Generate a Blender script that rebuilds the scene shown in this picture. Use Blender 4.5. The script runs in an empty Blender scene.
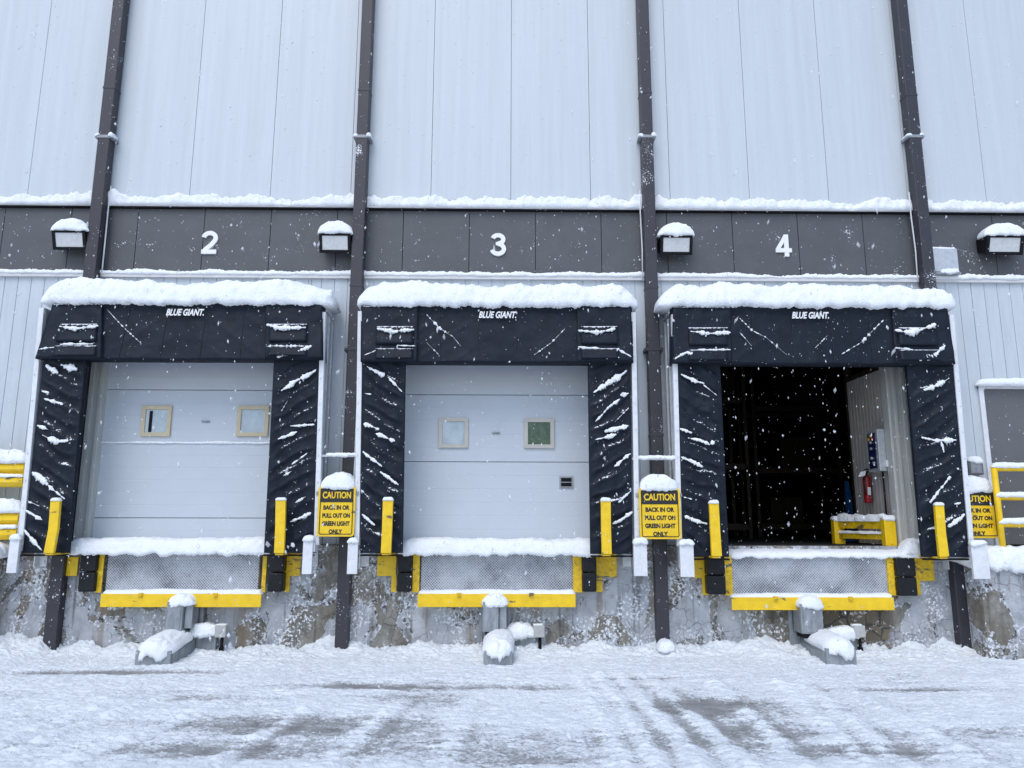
import bpy, bmesh, math, random
import numpy as np
from mathutils import Vector, Matrix, noise
random.seed(7); np.random.seed(7)
SC = bpy.context.scene
COL = SC.collection
# ------------------------------------------------------------------ camera
FPX, PITCH, YAW, ROLL = 749.55, 0.180432, 0.012128, 0.002590
CAM = Vector((0.0597, -9.0983, 1.4))
cp, sp, cy, sy = math.cos(PITCH), math.sin(PITCH), math.cos(YAW), math.sin(YAW)
FW = Vector((sy*cp, cy*cp, sp)); R0 = Vector((cy, -sy, 0)); U0 = R0.cross(FW)
RT = R0*math.cos(ROLL) + U0*math.sin(ROLL); UP = U0*math.cos(ROLL) - R0*math.sin(ROLL)
cd = bpy.data.cameras.new("camera"); cam = bpy.data.objects.new("camera", cd); COL.objects.link(cam)
cd.sensor_width = 36; cd.lens = FPX/1024*36; cd.clip_end = 500; cd.clip_start = 0.05
M = Matrix((RT, UP, -FW)).transposed().to_4x4(); M.translation = CAM
cam.matrix_world = M
SC.camera = cam
# ------------------------------------------------------------------ light
w = bpy.data.worlds.new("World"); SC.world = w; w.use_nodes = True
nt = w.node_tree; bg = nt.nodes["Background"]
sk = nt.nodes.new("ShaderNodeTexSky"); sk.sky_type = 'NISHITA'; sk.sun_disc = False
EL, AZ = 52, 200      # sun elevation; azimuth measured from +Y clockwise
sk.sun_elevation = math.radians(EL); sk.sun_rotation = math.radians(AZ)
sk.air_density = 1.0; sk.dust_density = 1.0; sk.ozone_density = 1.5
nt.links.new(sk.outputs[0], bg.inputs[0]); bg.inputs[1].default_value = 0.14
sl = bpy.data.lights.new("sun", 'SUN'); sl.energy = 0.85; sl.angle = math.radians(40); sl.color = (1, .97, .93)
so = bpy.data.objects.new("sun", sl); COL.objects.link(so)
sd = Vector((math.sin(math.radians(AZ))*math.cos(math.radians(EL)), math.cos(math.radians(AZ))*math.cos(math.radians(EL)), math.sin(math.radians(EL))))
so.rotation_euler = sd.to_track_quat('Z', 'Y').to_euler()
SC.view_settings.view_transform = 'Standard'; SC.view_settings.look = 'None'
SC.view_settings.exposure = 0.60; SC.view_settings.gamma = 1

# ------------------------------------------------------------------ helpers
def ray(u, v): return FW + RT*((u-512)/FPX) - UP*((v-384)/FPX)
def at(u, v, Y):
    """point seen in the survey photograph at (u,v) that lies in the wall-parallel plane y=Y"""
    d = ray(u, v); return CAM + d*((Y-CAM.y)/d.y)
def atx(u, v, X):
    d = ray(u, v); return CAM + d*((X-CAM.x)/d.x)
def atz(u, v, Z):
    d = ray(u, v); return CAM + d*((Z-CAM.z)/d.z)
def X(u, v, Y): return at(u, v, Y).x
def Z(u, v, Y): return at(u, v, Y).z
def fbm(x, y, z, o=4): return noise.fractal(Vector((x, y, z)), 1.0, 2.0, o)
def thing(name, label, cat, loc=(0, 0, 0), group=None):
    o = bpy.data.objects.new(name, None); COL.objects.link(o); o.location = loc
    o.empty_display_size = .1
    o['label'] = label; o['category'] = cat
    if group: o['group'] = group
    return o
def wloc(p):
    v = Vector((0, 0, 0))
    while p is not None: v += p.location; p = p.parent
    return v
class MB:
    """collects world-space geometry; build() links it as ONE mesh object"""
    def __init__(s): s.bm = bmesh.new()
    def poly(s, pts):
        return s.bm.faces.new([s.bm.verts.new(p) for p in pts])
    def box(s, x0, x1, y0, y1, z0, z1, bev=0):
        b = bmesh.new()
        bmesh.ops.create_cube(b, size=1)
        for v in b.verts:
            v.co = Vector(((x0+x1)/2+v.co.x*(x1-x0), (y0+y1)/2+v.co.y*(y1-y0), (z0+z1)/2+v.co.z*(z1-z0)))
        s._merge(b, bev); return s
    def prism(s, pts, y0, y1, bev=0):
        """polygon in (x,z) extruded from y0 to y1"""
        b = bmesh.new()
        a = [b.verts.new((p[0], y0, p[1])) for p in pts]; c = [b.verts.new((p[0], y1, p[1])) for p in pts]
        b.faces.new(a); b.faces.new(c[::-1])
        for i in range(len(pts)): b.faces.new((a[i], c[i], c[(i+1) % len(pts)], a[(i+1) % len(pts)]))
        s._merge(b, bev); return s
    def prismx(s, pts, x0, x1, bev=0):
        """polygon in (y,z) extruded along x"""
        b = bmesh.new()
        a = [b.verts.new((x0, p[0], p[1])) for p in pts]; c = [b.verts.new((x1, p[0], p[1])) for p in pts]
        b.faces.new(a); b.faces.new(c[::-1])
        for i in range(len(pts)): b.faces.new((a[i], c[i], c[(i+1) % len(pts)], a[(i+1) % len(pts)]))
        s._merge(b, bev); return s
    def _merge(s, b, bev=0):
        bmesh.ops.recalc_face_normals(b, faces=b.faces)
        if bev: bmesh.ops.bevel(b, geom=list(b.edges), offset=bev, segments=2, affect='EDGES', profile=.6)
        mp = {v: s.bm.verts.new(v.co) for v in b.verts}
        for f in b.faces:
            try: nf = s.bm.faces.new([mp[v] for v in f.verts]); nf.smooth = f.smooth
            except ValueError: pass
        b.free()
    def tube(s, path, r, n=10, cap=True, smooth=True):
        path = [Vector(p) for p in path]; rings = []
        rr = r if isinstance(r, (list, tuple)) else [r]*len(path)
        for i, p in enumerate(path):
            t = (path[min(i+1, len(path)-1)]-path[max(i-1, 0)]).normalized()
            a = t.cross(Vector((0, 0, 1)) if abs(t.z) < .9 else Vector((1, 0, 0))).normalized(); c = t.cross(a)
            rings.append([s.bm.verts.new(p+(a*math.cos(2*math.pi*k/n)+c*math.sin(2*math.pi*k/n))*rr[i]) for k in range(n)])
        for i in range(len(rings)-1):
            for k in range(n):
                f = s.bm.faces.new((rings[i][k], rings[i][(k+1) % n], rings[i+1][(k+1) % n], rings[i+1][k])); f.smooth = smooth
        if cap: s.bm.faces.new(rings[0][::-1]); s.bm.faces.new(rings[-1])
        return s
    def build(s, name, mat, parent=None, label=None):
        bmesh.ops.recalc_face_normals(s.bm, faces=s.bm.faces)
        L = wloc(parent)
        for v in s.bm.verts: v.co -= L
        me = bpy.data.meshes.new(name); s.bm.to_mesh(me); s.bm.free()
        me.materials.append(mat)
        o = bpy.data.objects.new(name, me); COL.objects.link(o); o.parent = parent
        if label: o['label'] = label
        return o
def tag(o, label=None, cat=None, group=None, kind=None):
    if label: o['label'] = label
    if cat: o['category'] = cat
    if group: o['group'] = group
    if kind: o['kind'] = kind
    return o
def grid_obj(name, P, mat, parent=None, closed_u=False, smooth=True, label=None, extra=None):
    """P: (n,m,3) array of world points"""
    n, m = P.shape[:2]
    V = P.reshape(-1, 3)-np.array(wloc(parent))
    F = []
    idx = np.arange(n*m).reshape(n, m)
    a = idx[:-1, :-1].ravel(); b = idx[1:, :-1].ravel(); c = idx[1:, 1:].ravel(); d = idx[:-1, 1:].ravel()
    F = np.stack([a, b, c, d], 1)
    F = F.tolist()
    if extra: F += extra(idx)
    me = bpy.data.meshes.new(name); me.from_pydata(V.tolist(), [], F)
    me.polygons.foreach_set('use_smooth', [smooth]*len(me.polygons)); me.materials.append(mat)
    o = bpy.data.objects.new(name, me); COL.objects.link(o); o.parent = parent
    if label: o['label'] = label
    return o

# ------------------------------------------------------------------ materials
def mat(name, col, rough=.6, metal=0, var=.12, vscale=6, bump=0, bscale=40, spec=.5, stretch=(1, 1, 1), col2=None, dust=0, settle=0, scuff=0, ribs=0):
    m = bpy.data.materials.new(name); m.use_nodes = True; n = m.node_tree.nodes; l = m.node_tree.links
    p = n["Principled BSDF"]; p.inputs['Roughness'].default_value = rough; p.inputs['Metallic'].default_value = metal
    p.inputs['Specular IOR Level'].default_value = spec
    g = n.new('ShaderNodeNewGeometry'); mp = n.new('ShaderNodeMapping'); mp.inputs['Scale'].default_value = stretch
    l.new(g.outputs['Position'], mp.inputs[0])
    nz = n.new('ShaderNodeTexNoise'); nz.inputs['Scale'].default_value = vscale; nz.inputs['Detail'].default_value = 7; nz.inputs['Roughness'].default_value = .62
    l.new(mp.outputs[0], nz.inputs['Vector'])
    r = n.new('ShaderNodeValToRGB'); r.color_ramp.elements[0].position = .32; r.color_ramp.elements[1].position = .68
    c2 = col2 or tuple(min(1, c*(1+var)) for c in col); c1 = tuple(c*(1-var) for c in col) if not col2 else col
    r.color_ramp.elements[0].color = (*c1, 1); r.color_ramp.elements[1].color = (*c2, 1)
    l.new(nz.outputs['Fac'], r.inputs[0])
    out = r.outputs[0]
    if dust:      # wind-blown snow grains stuck to the surface
        n2 = n.new('ShaderNodeTexNoise'); n2.inputs['Scale'].default_value = 55; n2.inputs['Detail'].default_value = 3
        l.new(g.outputs['Position'], n2.inputs['Vector'])
        n3 = n.new('ShaderNodeTexNoise'); n3.inputs['Scale'].default_value = 3.2; l.new(g.outputs['Position'], n3.inputs['Vector'])
        ad = n.new('ShaderNodeMath'); ad.operation = 'ADD'; l.new(n2.outputs['Fac'], ad.inputs[0]); l.new(n3.outputs['Fac'], ad.inputs[1])
        r2 = n.new('ShaderNodeValToRGB'); r2.color_ramp.elements[0].position = .0; e = r2.color_ramp.elements[1]
        mr = n.new('ShaderNodeMapRange'); mr.inputs['From Min'].default_value = 1.32-dust; mr.inputs['From Max'].default_value = 1.40-dust
        l.new(ad.outputs[0], mr.inputs['Value'])
        mx = n.new('ShaderNodeMix'); mx.data_type = 'RGBA'; l.new(mr.outputs[0], mx.inputs['Factor'])
        l.new(out, mx.inputs['A']); mx.inputs['B'].default_value = (.8, .82, .86, 1); out = mx.outputs['Result']
    def thr(scale, lo, hi, colr, src=None, detail=4, st=None):
        nonlocal out
        t_ = n.new('ShaderNodeTexNoise'); t_.inputs['Scale'].default_value = scale; t_.inputs['Detail'].default_value = detail
        if st:
            m2 = n.new('ShaderNodeMapping'); m2.inputs['Scale'].default_value = st; l.new(g.outputs['Position'], m2.inputs[0]); l.new(m2.outputs[0], t_.inputs['Vector'])
        else: l.new(g.outputs['Position'], t_.inputs['Vector'])
        v_ = t_.outputs['Fac']
        if src is not None:
            a_ = n.new('ShaderNodeMath'); a_.operation = 'ADD'; l.new(v_, a_.inputs[0]); l.new(src, a_.inputs[1]); v_ = a_.outputs[0]
        r_ = n.new('ShaderNodeMapRange'); r_.inputs['From Min'].default_value = lo; r_.inputs['From Max'].default_value = hi; l.new(v_, r_.inputs['Value'])
        x_ = n.new('ShaderNodeMix'); x_.data_type = 'RGBA'; l.new(r_.outputs[0], x_.inputs['Factor']); l.new(out, x_.inputs['A']); x_.inputs['B'].default_value = (*colr, 1); out = x_.outputs['Result']
    if scuff:
        thr(5, .66-scuff, .70-scuff, (.16, .12, .05), detail=9, st=(1, 1, 2.2)); thr(38, .74-scuff, .77-scuff, (.10, .07, .04))
    if settle:   # powder lodged where the cloth faces upward
        sn_ = n.new('ShaderNodeSeparateXYZ'); l.new(g.outputs['Normal'], sn_.inputs[0])
        k_ = n.new('ShaderNodeMath'); k_.operation = 'MULTIPLY'; l.new(sn_.outputs['Z'], k_.inputs[0]); k_.inputs[1].default_value = .9
        thr(48, 1.02-settle, 1.12-settle, (.8, .82, .86), src=k_.outputs[0], detail=5)
    l.new(out, p.inputs['Base Color'])
    if ribs:
        wv = n.new('ShaderNodeTexWave'); wv.bands_direction = 'X'; wv.inputs['Scale'].default_value = ribs; wv.inputs['Distortion'].default_value = 0
        l.new(g.outputs['Position'], wv.inputs['Vector']); b = n.new('ShaderNodeBump'); b.inputs['Strength'].default_value = .12; b.inputs['Distance'].default_value = .003
        l.new(wv.outputs['Fac'], b.inputs['Height']); l.new(b.outputs[0], p.inputs['Normal'])
    elif bump:
        nb = n.new('ShaderNodeTexNoise'); nb.inputs['Scale'].default_value = bscale; nb.inputs['Detail'].default_value = 6
        l.new(mp.outputs[0], nb.inputs['Vector'])
        b = n.new('ShaderNodeBump'); b.inputs['Strength'].default_value = bump; b.inputs['Distance'].default_value = .02
        l.new(nb.outputs['Fac'], b.inputs['Height']); l.new(b.outputs[0], p.inputs['Normal'])
    return m
m_snow = mat('snow', (.85, .87, .89), .75, var=.03, vscale=12, bump=.5, bscale=45, spec=.2)
m_wall = mat('white_wall_panel', (.54, .58, .61), .45, var=.05, vscale=1.6, stretch=(6, 6, .22), ribs=3.2)
m_wall2 = mat('white_ribbed_cladding', (.51, .555, .59), .5, var=.06, vscale=3, stretch=(4, 4, .5))
m_band = mat('dark_grey_panel', (.084, .087, .093), .55, var=.09, vscale=3, bump=.06, dust=.02)
m_flash = mat('white_flashing', (.6, .6, .6), .5, var=.06)
m_spout = mat('dark_brown_grey_spout', (.034, .032, .040), .5, var=.1, dust=.03)
m_door = mat('door_steel', (.52, .56, .605), .5, var=.02, vscale=3)
m_beige = mat('beige_frame', (.55, .47, .32), .5, var=.08)
m_beige2 = mat('pale_stone_frame', (.50, .48, .43), .5, var=.08)
m_jamb = mat('jamb_steel', (.47, .475, .45), .5, var=.10, vscale=5, stretch=(3, 3, .5))
m_pane = mat('painted_reflection_glass', (.42, .49, .54), .08, var=.15, vscale=8)  # pale bluish reflection put into the pane's base colour
m_paneg = mat('green_painted_reflection_glass', (.05, .09, .05), .08, var=.5, vscale=14)  # dark green reflection painted as base colour
m_black = mat('black_fabric', (.008, .0125, .022), .55, var=.3, vscale=7, bump=.18, bscale=11, spec=.22, settle=.02)
m_black2 = mat('black_fabric_edge', (.009, .012, .02), .5, var=.25, vscale=7, bump=.3, bscale=20)
m_rubber = mat('black_rubber', (.006, .007, .010), .42, var=.3, vscale=14, bump=.4, spec=.3)
m_yel = mat('yellow_paint', (.84, .545, .008), .45, var=.10, vscale=9, bump=.06, scuff=.003)
m_yeld = mat('worn_yellow_paint', (.70, .45, .010), .5, var=.25, vscale=22, bump=.1, scuff=.05)
m_galv = mat('galvanised_steel', (.50, .52, .54), .42, metal=.35, var=.12, vscale=18)
m_galvd = mat('weathered_galvanised_steel', (.28, .30, .32), .5, metal=.3, var=.25, vscale=9, stretch=(2, 2, .6), bump=.06)
m_white = mat('white_painted_steel', (.70, .71, .73), .5, var=.08, vscale=14)
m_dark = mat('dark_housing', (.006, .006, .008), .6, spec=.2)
m_lens = mat('lamp_lens', (.60, .61, .60), .2, var=.1, vscale=25)
m_bolt = mat('dark_bolt', (.08, .08, .08), .5)
m_num = mat('white_lettering', (.80, .80, .80), .5, var=.02)
m_ink = mat('black_ink', (.012, .012, .012), .5)
m_red = mat('red_enamel', (.30, .010, .012), .35)
m_int = mat('dark_interior', (.02, .018, .016), .8, var=.3)  # darkness of the unlit hall put into the wall colour
m_intf = mat('dark_interior_floor', (.03, .03, .03), .7, var=.3)  # floor colour kept dark to stand for indoor shade
m_rack = mat('brown_rack_steel', (.035, .022, .012), .6, var=.3)
m_blue = mat('blue_steel', (.02, .10, .28), .5)
m_part = mat('pale_ribbed_partition', (.52, .48, .44), .55, var=.08)
m_ment = mat('grey_door_paint', (.12, .12, .125), .5, var=.06, vscale=3, bump=.05, dust=-.04)
m_jbox = mat('beige_box', (.42, .42, .40), .5, var=.1)

def concrete_material():
    m = bpy.data.materials.new('weathered_concrete'); m.use_nodes = True; n = m.node_tree.nodes; l = m.node_tree.links
    p = n["Principled BSDF"]; p.inputs['Roughness'].default_value = .85; p.inputs['Specular IOR Level'].default_value = .25
    g = n.new('ShaderNodeNewGeometry')
    def nz(scale, det=8, st=(1, 1, 1), loc=(0, 0, 0), rough=.6, dist=0):
        mp = n.new('ShaderNodeMapping'); mp.inputs['Scale'].default_value = st; mp.inputs['Location'].default_value = loc
        l.new(g.outputs['Position'], mp.inputs[0])
        t = n.new('ShaderNodeTexNoise'); t.inputs['Scale'].default_value = scale; t.inputs['Detail'].default_value = det
        t.inputs['Roughness'].default_value = rough; t.inputs['Distortion'].default_value = dist
        l.new(mp.outputs[0], t.inputs['Vector']); return t.outputs['Fac']
    def rmp(f, a, b, c1=(0, 0, 0), c2=(1, 1, 1)):
        r = n.new('ShaderNodeValToRGB'); r.color_ramp.elements[0].position = a; r.color_ramp.elements[1].position = b
        r.color_ramp.elements[0].color = (*c1, 1); r.color_ramp.elements[1].color = (*c2, 1); l.new(f, r.inputs[0]); return r.outputs[0]
    def mix(f, a, b):
        x = n.new('ShaderNodeMix'); x.data_type = 'RGBA'; l.new(f, x.inputs['Factor'])
        for s, v in (('A', a), ('B', b)):
            if isinstance(v, tuple): x.inputs[s].default_value = (*v, 1)
            else: l.new(v, x.inputs[s])
        return x.outputs['Result']
    def mul(a, b):
        x = n.new('ShaderNodeMath'); x.operation = 'MULTIPLY'; l.new(a, x.inputs[0])
        if isinstance(b, float): x.inputs[1].default_value = b
        else: l.new(b, x.inputs[1])
        return x.outputs[0]
    base = rmp(nz(9, 10), .3, .7, (.15, .145, .13), (.38, .365, .33))
    stain = rmp(nz(2.2, 6, (1, 1, .5), (3, 0, 1)), .48, .62)
    c = mix(mul(stain, .55), base, (.17, .14, .10))
    drk = rmp(nz(2.0, 6, (1.6, 1.6, .25), (7, 0, 4)), .50, .68)
    c = mix(mul(drk, .75), c, (.055, .052, .048))
    pn_ = nz(1.7, 10, (1, 1, .8), (11, 2, 0), .60, .9)
    paint = rmp(pn_, .455, .475) # peeled pale coating with crisp edges
    c = mix(mul(paint, .8), c, rmp(nz(6, 5), .3, .7, (.34, .36, .40), (.58, .60, .64)))
    st2 = rmp(nz(3.4, 7, (2.2, 2.2, .22), (1, 5, 9)), .54, .66)      # rust and water runs
    c = mix(mul(st2, .65), c, (.20, .14, .085))
    st3 = rmp(nz(4.4, 7, (2.6, 2.6, .2), (6, 3, 2)), .56, .66)
    c = mix(mul(st3, .6), c, (.07, .065, .06))
    # cracks and crazed edges
    v = n.new('ShaderNodeTexVoronoi'); v.feature = 'DISTANCE_TO_EDGE'; v.inputs['Scale'].default_value = 7
    dst = n.new('ShaderNodeMix'); dst.data_type = 'VECTOR'; dst.inputs['Factor'].default_value = .12
    tn = n.new('ShaderNodeTexNoise'); tn.inputs['Scale'].default_value = 5; tn.inputs['Detail'].default_value = 6; l.new(g.outputs['Position'], tn.inputs['Vector'])
    l.new(g.outputs['Position'], dst.inputs['A']); l.new(tn.outputs['Color'], dst.inputs['B']); l.new(dst.outputs['Result'], v.inputs['Vector'])
    cr = rmp(v.outputs['Distance'], .008, .03, (1, 1, 1), (0, 0, 0))
    crm = mul(cr, rmp(nz(3, 4, loc=(5, 5, 5)), .48, .56))
    c = mix(mul(crm, .6), c, (.06, .05, .045))
    # snow frozen onto roughness
    edge = mul(rmp(pn_, .45, .47), rmp(pn_, .475, .50, (1, 1, 1), (0, 0, 0)))       # crust along the peeling edges
    c = mix(mul(edge, rmp(nz(16, 6, loc=(4, 4, 4)), .50, .56)), c, (.05, .045, .04))
    f1 = mul(rmp(nz(34, 6, loc=(2, 9, 1)), .53, .58), rmp(nz(2.4, 4, loc=(1, 2, 8)), .48, .58))
    f2 = mul(edge, rmp(nz(22, 8, loc=(8, 1, 3)), .52, .57))
    fm = n.new('ShaderNodeMath'); fm.operation = 'MAXIMUM'; l.new(f1, fm.inputs[0]); l.new(f2, fm.inputs[1]); fr = fm.outputs[0]
    c = mix(fr, c, (.80, .82, .86))
    # exposed brown rubble under bay 4
    sx = n.new('ShaderNodeSeparateXYZ'); l.new(g.outputs['Position'], sx.inputs[0])
    def win(o, c0, hw, soft):
        s = n.new('ShaderNodeMath'); s.operation = 'SUBTRACT'; l.new(o, s.inputs[0]); s.inputs[1].default_value = c0
        a = n.new('ShaderNodeMath'); a.operation = 'ABSOLUTE'; l.new(s.outputs[0], a.inputs[0])
        ad = n.new('ShaderNodeMath'); ad.operation = 'ADD'; l.new(a.outputs[0], ad.inputs[0]); k = n.new('ShaderNodeMath'); k.operation = 'MULTIPLY'
        l.new(tn.outputs['Fac'], k.inputs[0]); k.inputs[1].default_value = .35; l.new(k.outputs[0], ad.inputs[1])
        mr = n.new('ShaderNodeMapRange'); mr.inputs['From Min'].default_value = hw+.175+soft; mr.inputs['From Max'].default_value = hw+.175; l.new(ad.outputs[0], mr.inputs['Value']); return mr.outputs[0]
    msk = mul(win(sx.outputs['X'], 4.15, .42, .04), win(sx.outputs['Z'], .15, .40, .04))
    v2 = n.new('ShaderNodeTexVoronoi'); v2.inputs['Scale'].default_value = 5.5; l.new(dst.outputs['Result'], v2.inputs['Vector'])
    v3 = n.new('ShaderNodeTexVoronoi'); v3.feature = 'DISTANCE_TO_EDGE'; v3.inputs['Scale'].default_value = 5.5; l.new(dst.outputs['Result'], v3.inputs['Vector'])
    sv = n.new('ShaderNodeSeparateColor'); l.new(v2.outputs['Color'], sv.inputs[0])
    rub = mix(rmp(nz(9, 9, loc=(1, 1, 1)), .35, .65), rmp(sv.outputs[0], .1, .9, (.10, .08, .055), (.30, .235, .15)), (.15, .13, .11))
    rub = mix(rmp(v3.outputs['Distance'], .01, .06, (1, 1, 1), (0, 0, 0)), rub, (.07, .065, .06))
    c = mix(msk, c, rub); c = mix(mul(fr, msk), c, (.8, .82, .86))
    l.new(c, p.inputs['Base Color'])
    b = n.new('ShaderNodeBump'); b.inputs['Strength'].default_value = .8; b.inputs['Distance'].default_value = .03
    h = n.new('ShaderNodeMath'); h.operation = 'ADD'; l.new(nz(12, 10, rough=.7), h.inputs[0]); l.new(mul(paint, .25), h.inputs[1])
    l.new(h.outputs[0], b.inputs['Height']); l.new(b.outputs[0], p.inputs['Normal'])
    return m
m_conc = concrete_material()

def tread_material():
    m = bpy.data.materials.new('snow_dusted_tread_plate'); m.use_nodes = True; n = m.node_tree.nodes; l = m.node_tree.links
    p = n["Principled BSDF"]; p.inputs['Roughness'].default_value = .5; p.inputs['Metallic'].default_value = .1
    g = n.new('ShaderNodeNewGeometry'); s = n.new('ShaderNodeSeparateXYZ'); l.new(g.outputs['Position'], s.inputs[0])
    def mm(op, a, b=None):
        x = n.new('ShaderNodeMath'); x.operation = op
        for i, v in enumerate((a, b)):
            if v is None: continue
            if isinstance(v, (int, float)): x.inputs[i].default_value = v
            else: l.new(v, x.inputs[i])
        return x.outputs[0]
    k = 2*math.pi/.032
    a = mm('SINE', mm('MULTIPLY', s.outputs['X'], k)); b = mm('SINE', mm('MULTIPLY', s.outputs['Z'], k))
    d = mm('MULTIPLY', a, b)
    t = n.new('ShaderNodeTexNoise'); t.inputs['Scale'].default_value = 3.5; t.inputs['Detail'].default_value = 8; l.new(g.outputs['Position'], t.inputs['Vector'])
    t2 = n.new('ShaderNodeTexNoise'); t2.inputs['Scale'].default_value = 70; t2.inputs['Detail'].default_value = 3; l.new(g.outputs['Position'], t2.inputs['Vector'])
    f = mm('ADD', mm('MULTIPLY', d, .75), mm('ADD', mm('MULTIPLY', t.outputs['Fac'], 1.9), mm('MULTIPLY', t2.outputs['Fac'], .9)))
    r = n.new('ShaderNodeValToRGB'); e = r.color_ramp.elements; e[0].position = .0; e[1].position = 1
    mr = n.new('ShaderNodeMapRange'); mr.inputs['From Min'].default_value = .75; mr.inputs['From Max'].default_value = 1.75; l.new(f, mr.inputs['Value'])
    e[0].color = (.075, .08, .09, 1); e[1].color = (.50, .52, .56, 1); l.new(mr.outputs[0], r.inputs[0]); l.new(r.outputs[0], p.inputs['Base Color'])
    bu = n.new('ShaderNodeBump'); bu.inputs['Strength'].default_value = .5; bu.inputs['Distance'].default_value = .006; l.new(d, bu.inputs['Height']); l.new(bu.outputs[0], p.inputs['Normal'])
    return m
m_tread = tread_material()

# ------------------------------------------------------------------ snow bodies
_seed = [0]
def snow(name, x0, x1, y0, y1, z0, h, parent=None, slope=0, res=.022, amp=1., droop=.03, ends=.5, flat=.55, label=None, mt=None, zprof=None):
    """lumpy pillow of snow on the rectangle x0..x1, y0(back)..y1(front); slope = z change from back to front"""
    _seed[0] += 7.3; sd_ = _seed[0]
    nx = max(8, int(abs(x1-x0)/res)); ny = max(10, int((abs(y1-y0)+1.6*h)/res)); ny = min(ny, 40)
    L = x1-x0; ex = min(h*ends*2, L/2)
    P = np.zeros((nx+1, ny+1, 3))
    yc = (y0+y1)/2; ry = (y0-y1)/2
    for i in range(nx+1):
        x = x0+L*i/nx; d = min(x-x0, x1-x)
        e = 1.0 if d >= ex else math.sqrt(max(0, 1-(1-d/ex)**2))
        e = max(e, .02)
        hl = h*(1+.16*amp*fbm(x*1.7, sd_, 0, 3))+(zprof(x) if zprof else 0)
        for j in range(ny+1):
            a = math.pi*j/ny
            c, s_ = math.cos(a), max(0., math.sin(a))
            yy = yc + ry*math.copysign(abs(c)**flat, c)*(.55+.45*e)
            tt = (y0-yy)/max(1e-6, (y0-y1))
            zz = z0 + slope*tt + hl*e*(s_**flat)
            q = fbm(x*4, yy*4+sd_, zz*4, 4); q2 = fbm(x*16, yy*16+sd_, zz*16, 4)
            q3 = fbm(x*42, yy*42+sd_, zz*42, 3)
            k = (h*.13*q + min(h, .2)*.075*q2 + .0042*q3)*amp
            if j > ny*.5:   # front face hangs over the edge unevenly
                f = (j/ny-.5)*2
                dr = droop*(.6+.9*fbm(x*7, sd_, 3, 4)+.35*fbm(x*40, sd_, 9, 2))*f**3
                zz -= max(dr, -.01)*e
            yy -= k*(.4+.6*s_)*(1 if c < 0 else -.3)
            zz += k*s_
            P[i, j] = (x+(k*.6 if d < ex else 0), yy, zz)
    def ex_(idx):
        F = []
        n, m_ = idx.shape
        for i in range(n-1): F.append([int(idx[i, 0]), int(idx[i, m_-1]), int(idx[i+1, m_-1]), int(idx[i+1, 0])])
        F.append([int(v) for v in idx[0, :]]); F.append([int(v) for v in idx[n-1, ::-1]])
        return F
    return grid_obj(name, P, mt or m_snow, parent, extra=ex_, label=label)
def patch(name, pts, wid, Y, parent, thick=.5, jag=1.):
    """ragged smear of snow lying along a fold: pts are (u,v) survey points, wid = half width in m"""
    _seed[0] += 3.1; sd_ = _seed[0]
    W = [at(u, v, Y) for u, v in pts]
    seg = [(W[i+1]-W[i]).length for i in range(len(W)-1)]; T = sum(seg)
    n = max(10, int(T/.007)); m_ = 12; P = np.zeros((n+1, m_, 3))
    for i in range(n+1):
        s_ = T*i/n; k = 0; acc = 0
        while k < len(seg)-1 and s_ > acc+seg[k]: acc += seg[k]; k += 1
        p = W[k].lerp(W[k+1], min(1, (s_-acc)/seg[k])); t = (W[k+1]-W[k]).normalized(); nrm = Vector((-t.z, 0, t.x))
        if nrm.z < 0: nrm = -nrm
        tp = max(0, math.sin(math.pi*(i/n)))**.33
        if wid < .013: wv = wid*tp*max(.03, .35+2.6*fbm(s_*28, sd_, 0, 3))
        else: wv = wid*tp*max(.12, .72+1.0*fbm(s_*11, sd_, 0, 5)+.35*fbm(s_*60, sd_, 2, 2))
        wv = max(wv, .0008)
        off = .35*wid*fbm(s_*6, sd_, 4, 3)
        for j in range(m_):
            a = 2*math.pi*j/m_
            jg = 1+jag*(.75 if math.cos(a) < 0 else .4)*fbm(s_*60, sd_+3*math.cos(a), 3*math.sin(a), 3)
            q = p + nrm*(wv*math.cos(a)*jg+off) + Vector((0, -1, 0))*(wv*thick*math.sin(a)*jg)
            P[i, j] = q
    P = np.concatenate([P, P[:, :1]], 1)
    def ex_(idx): return [[int(v) for v in idx[0, :-1]], [int(v) for v in idx[-1, :-1][::-1]]]
    return grid_obj(name, P, m_snow, parent, extra=ex_)
def text(body, cx, y, cz, h, matl, parent, name='lettering', thick=.004, bold=0, shear=0, wscale=1., width=None, label=None):
    cu = bpy.data.curves.new(name, 'FONT'); cu.body = body; cu.align_x = 'CENTER'; cu.align_y = 'CENTER'
    cu.size = 1; cu.extrude = .01; cu.offset = bold; cu.shear = shear; cu.resolution_u = 4
    to = bpy.data.objects.new('tmp', cu); COL.objects.link(to)
    dg = bpy.context.evaluated_depsgraph_get(); me = bpy.data.meshes.new_from_object(to.evaluated_get(dg))
    bpy.data.objects.remove(to); bpy.data.curves.remove(cu)
    xs = [v.co.x for v in me.vertices]; ys = [v.co.y for v in me.vertices]
    mx, my, sy_ = (min(xs)+max(xs))/2, (min(ys)+max(ys))/2, h/(max(ys)-min(ys))
    sx_ = (width/(max(xs)-min(xs))) if width else sy_*wscale
    L = wloc(parent)
    for v in me.vertices:
        v.co = Vector((cx+(v.co.x-mx)*sx_, y-(thick if v.co.z > 0 else 0), cz+(v.co.y-my)*sy_))-L
    me.name = name; me.materials.clear(); me.materials.append(matl)
    o = bpy.data.objects.new(name, me); COL.objects.link(o); o.parent = parent
    if label: o['label'] = label
    return o

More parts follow.
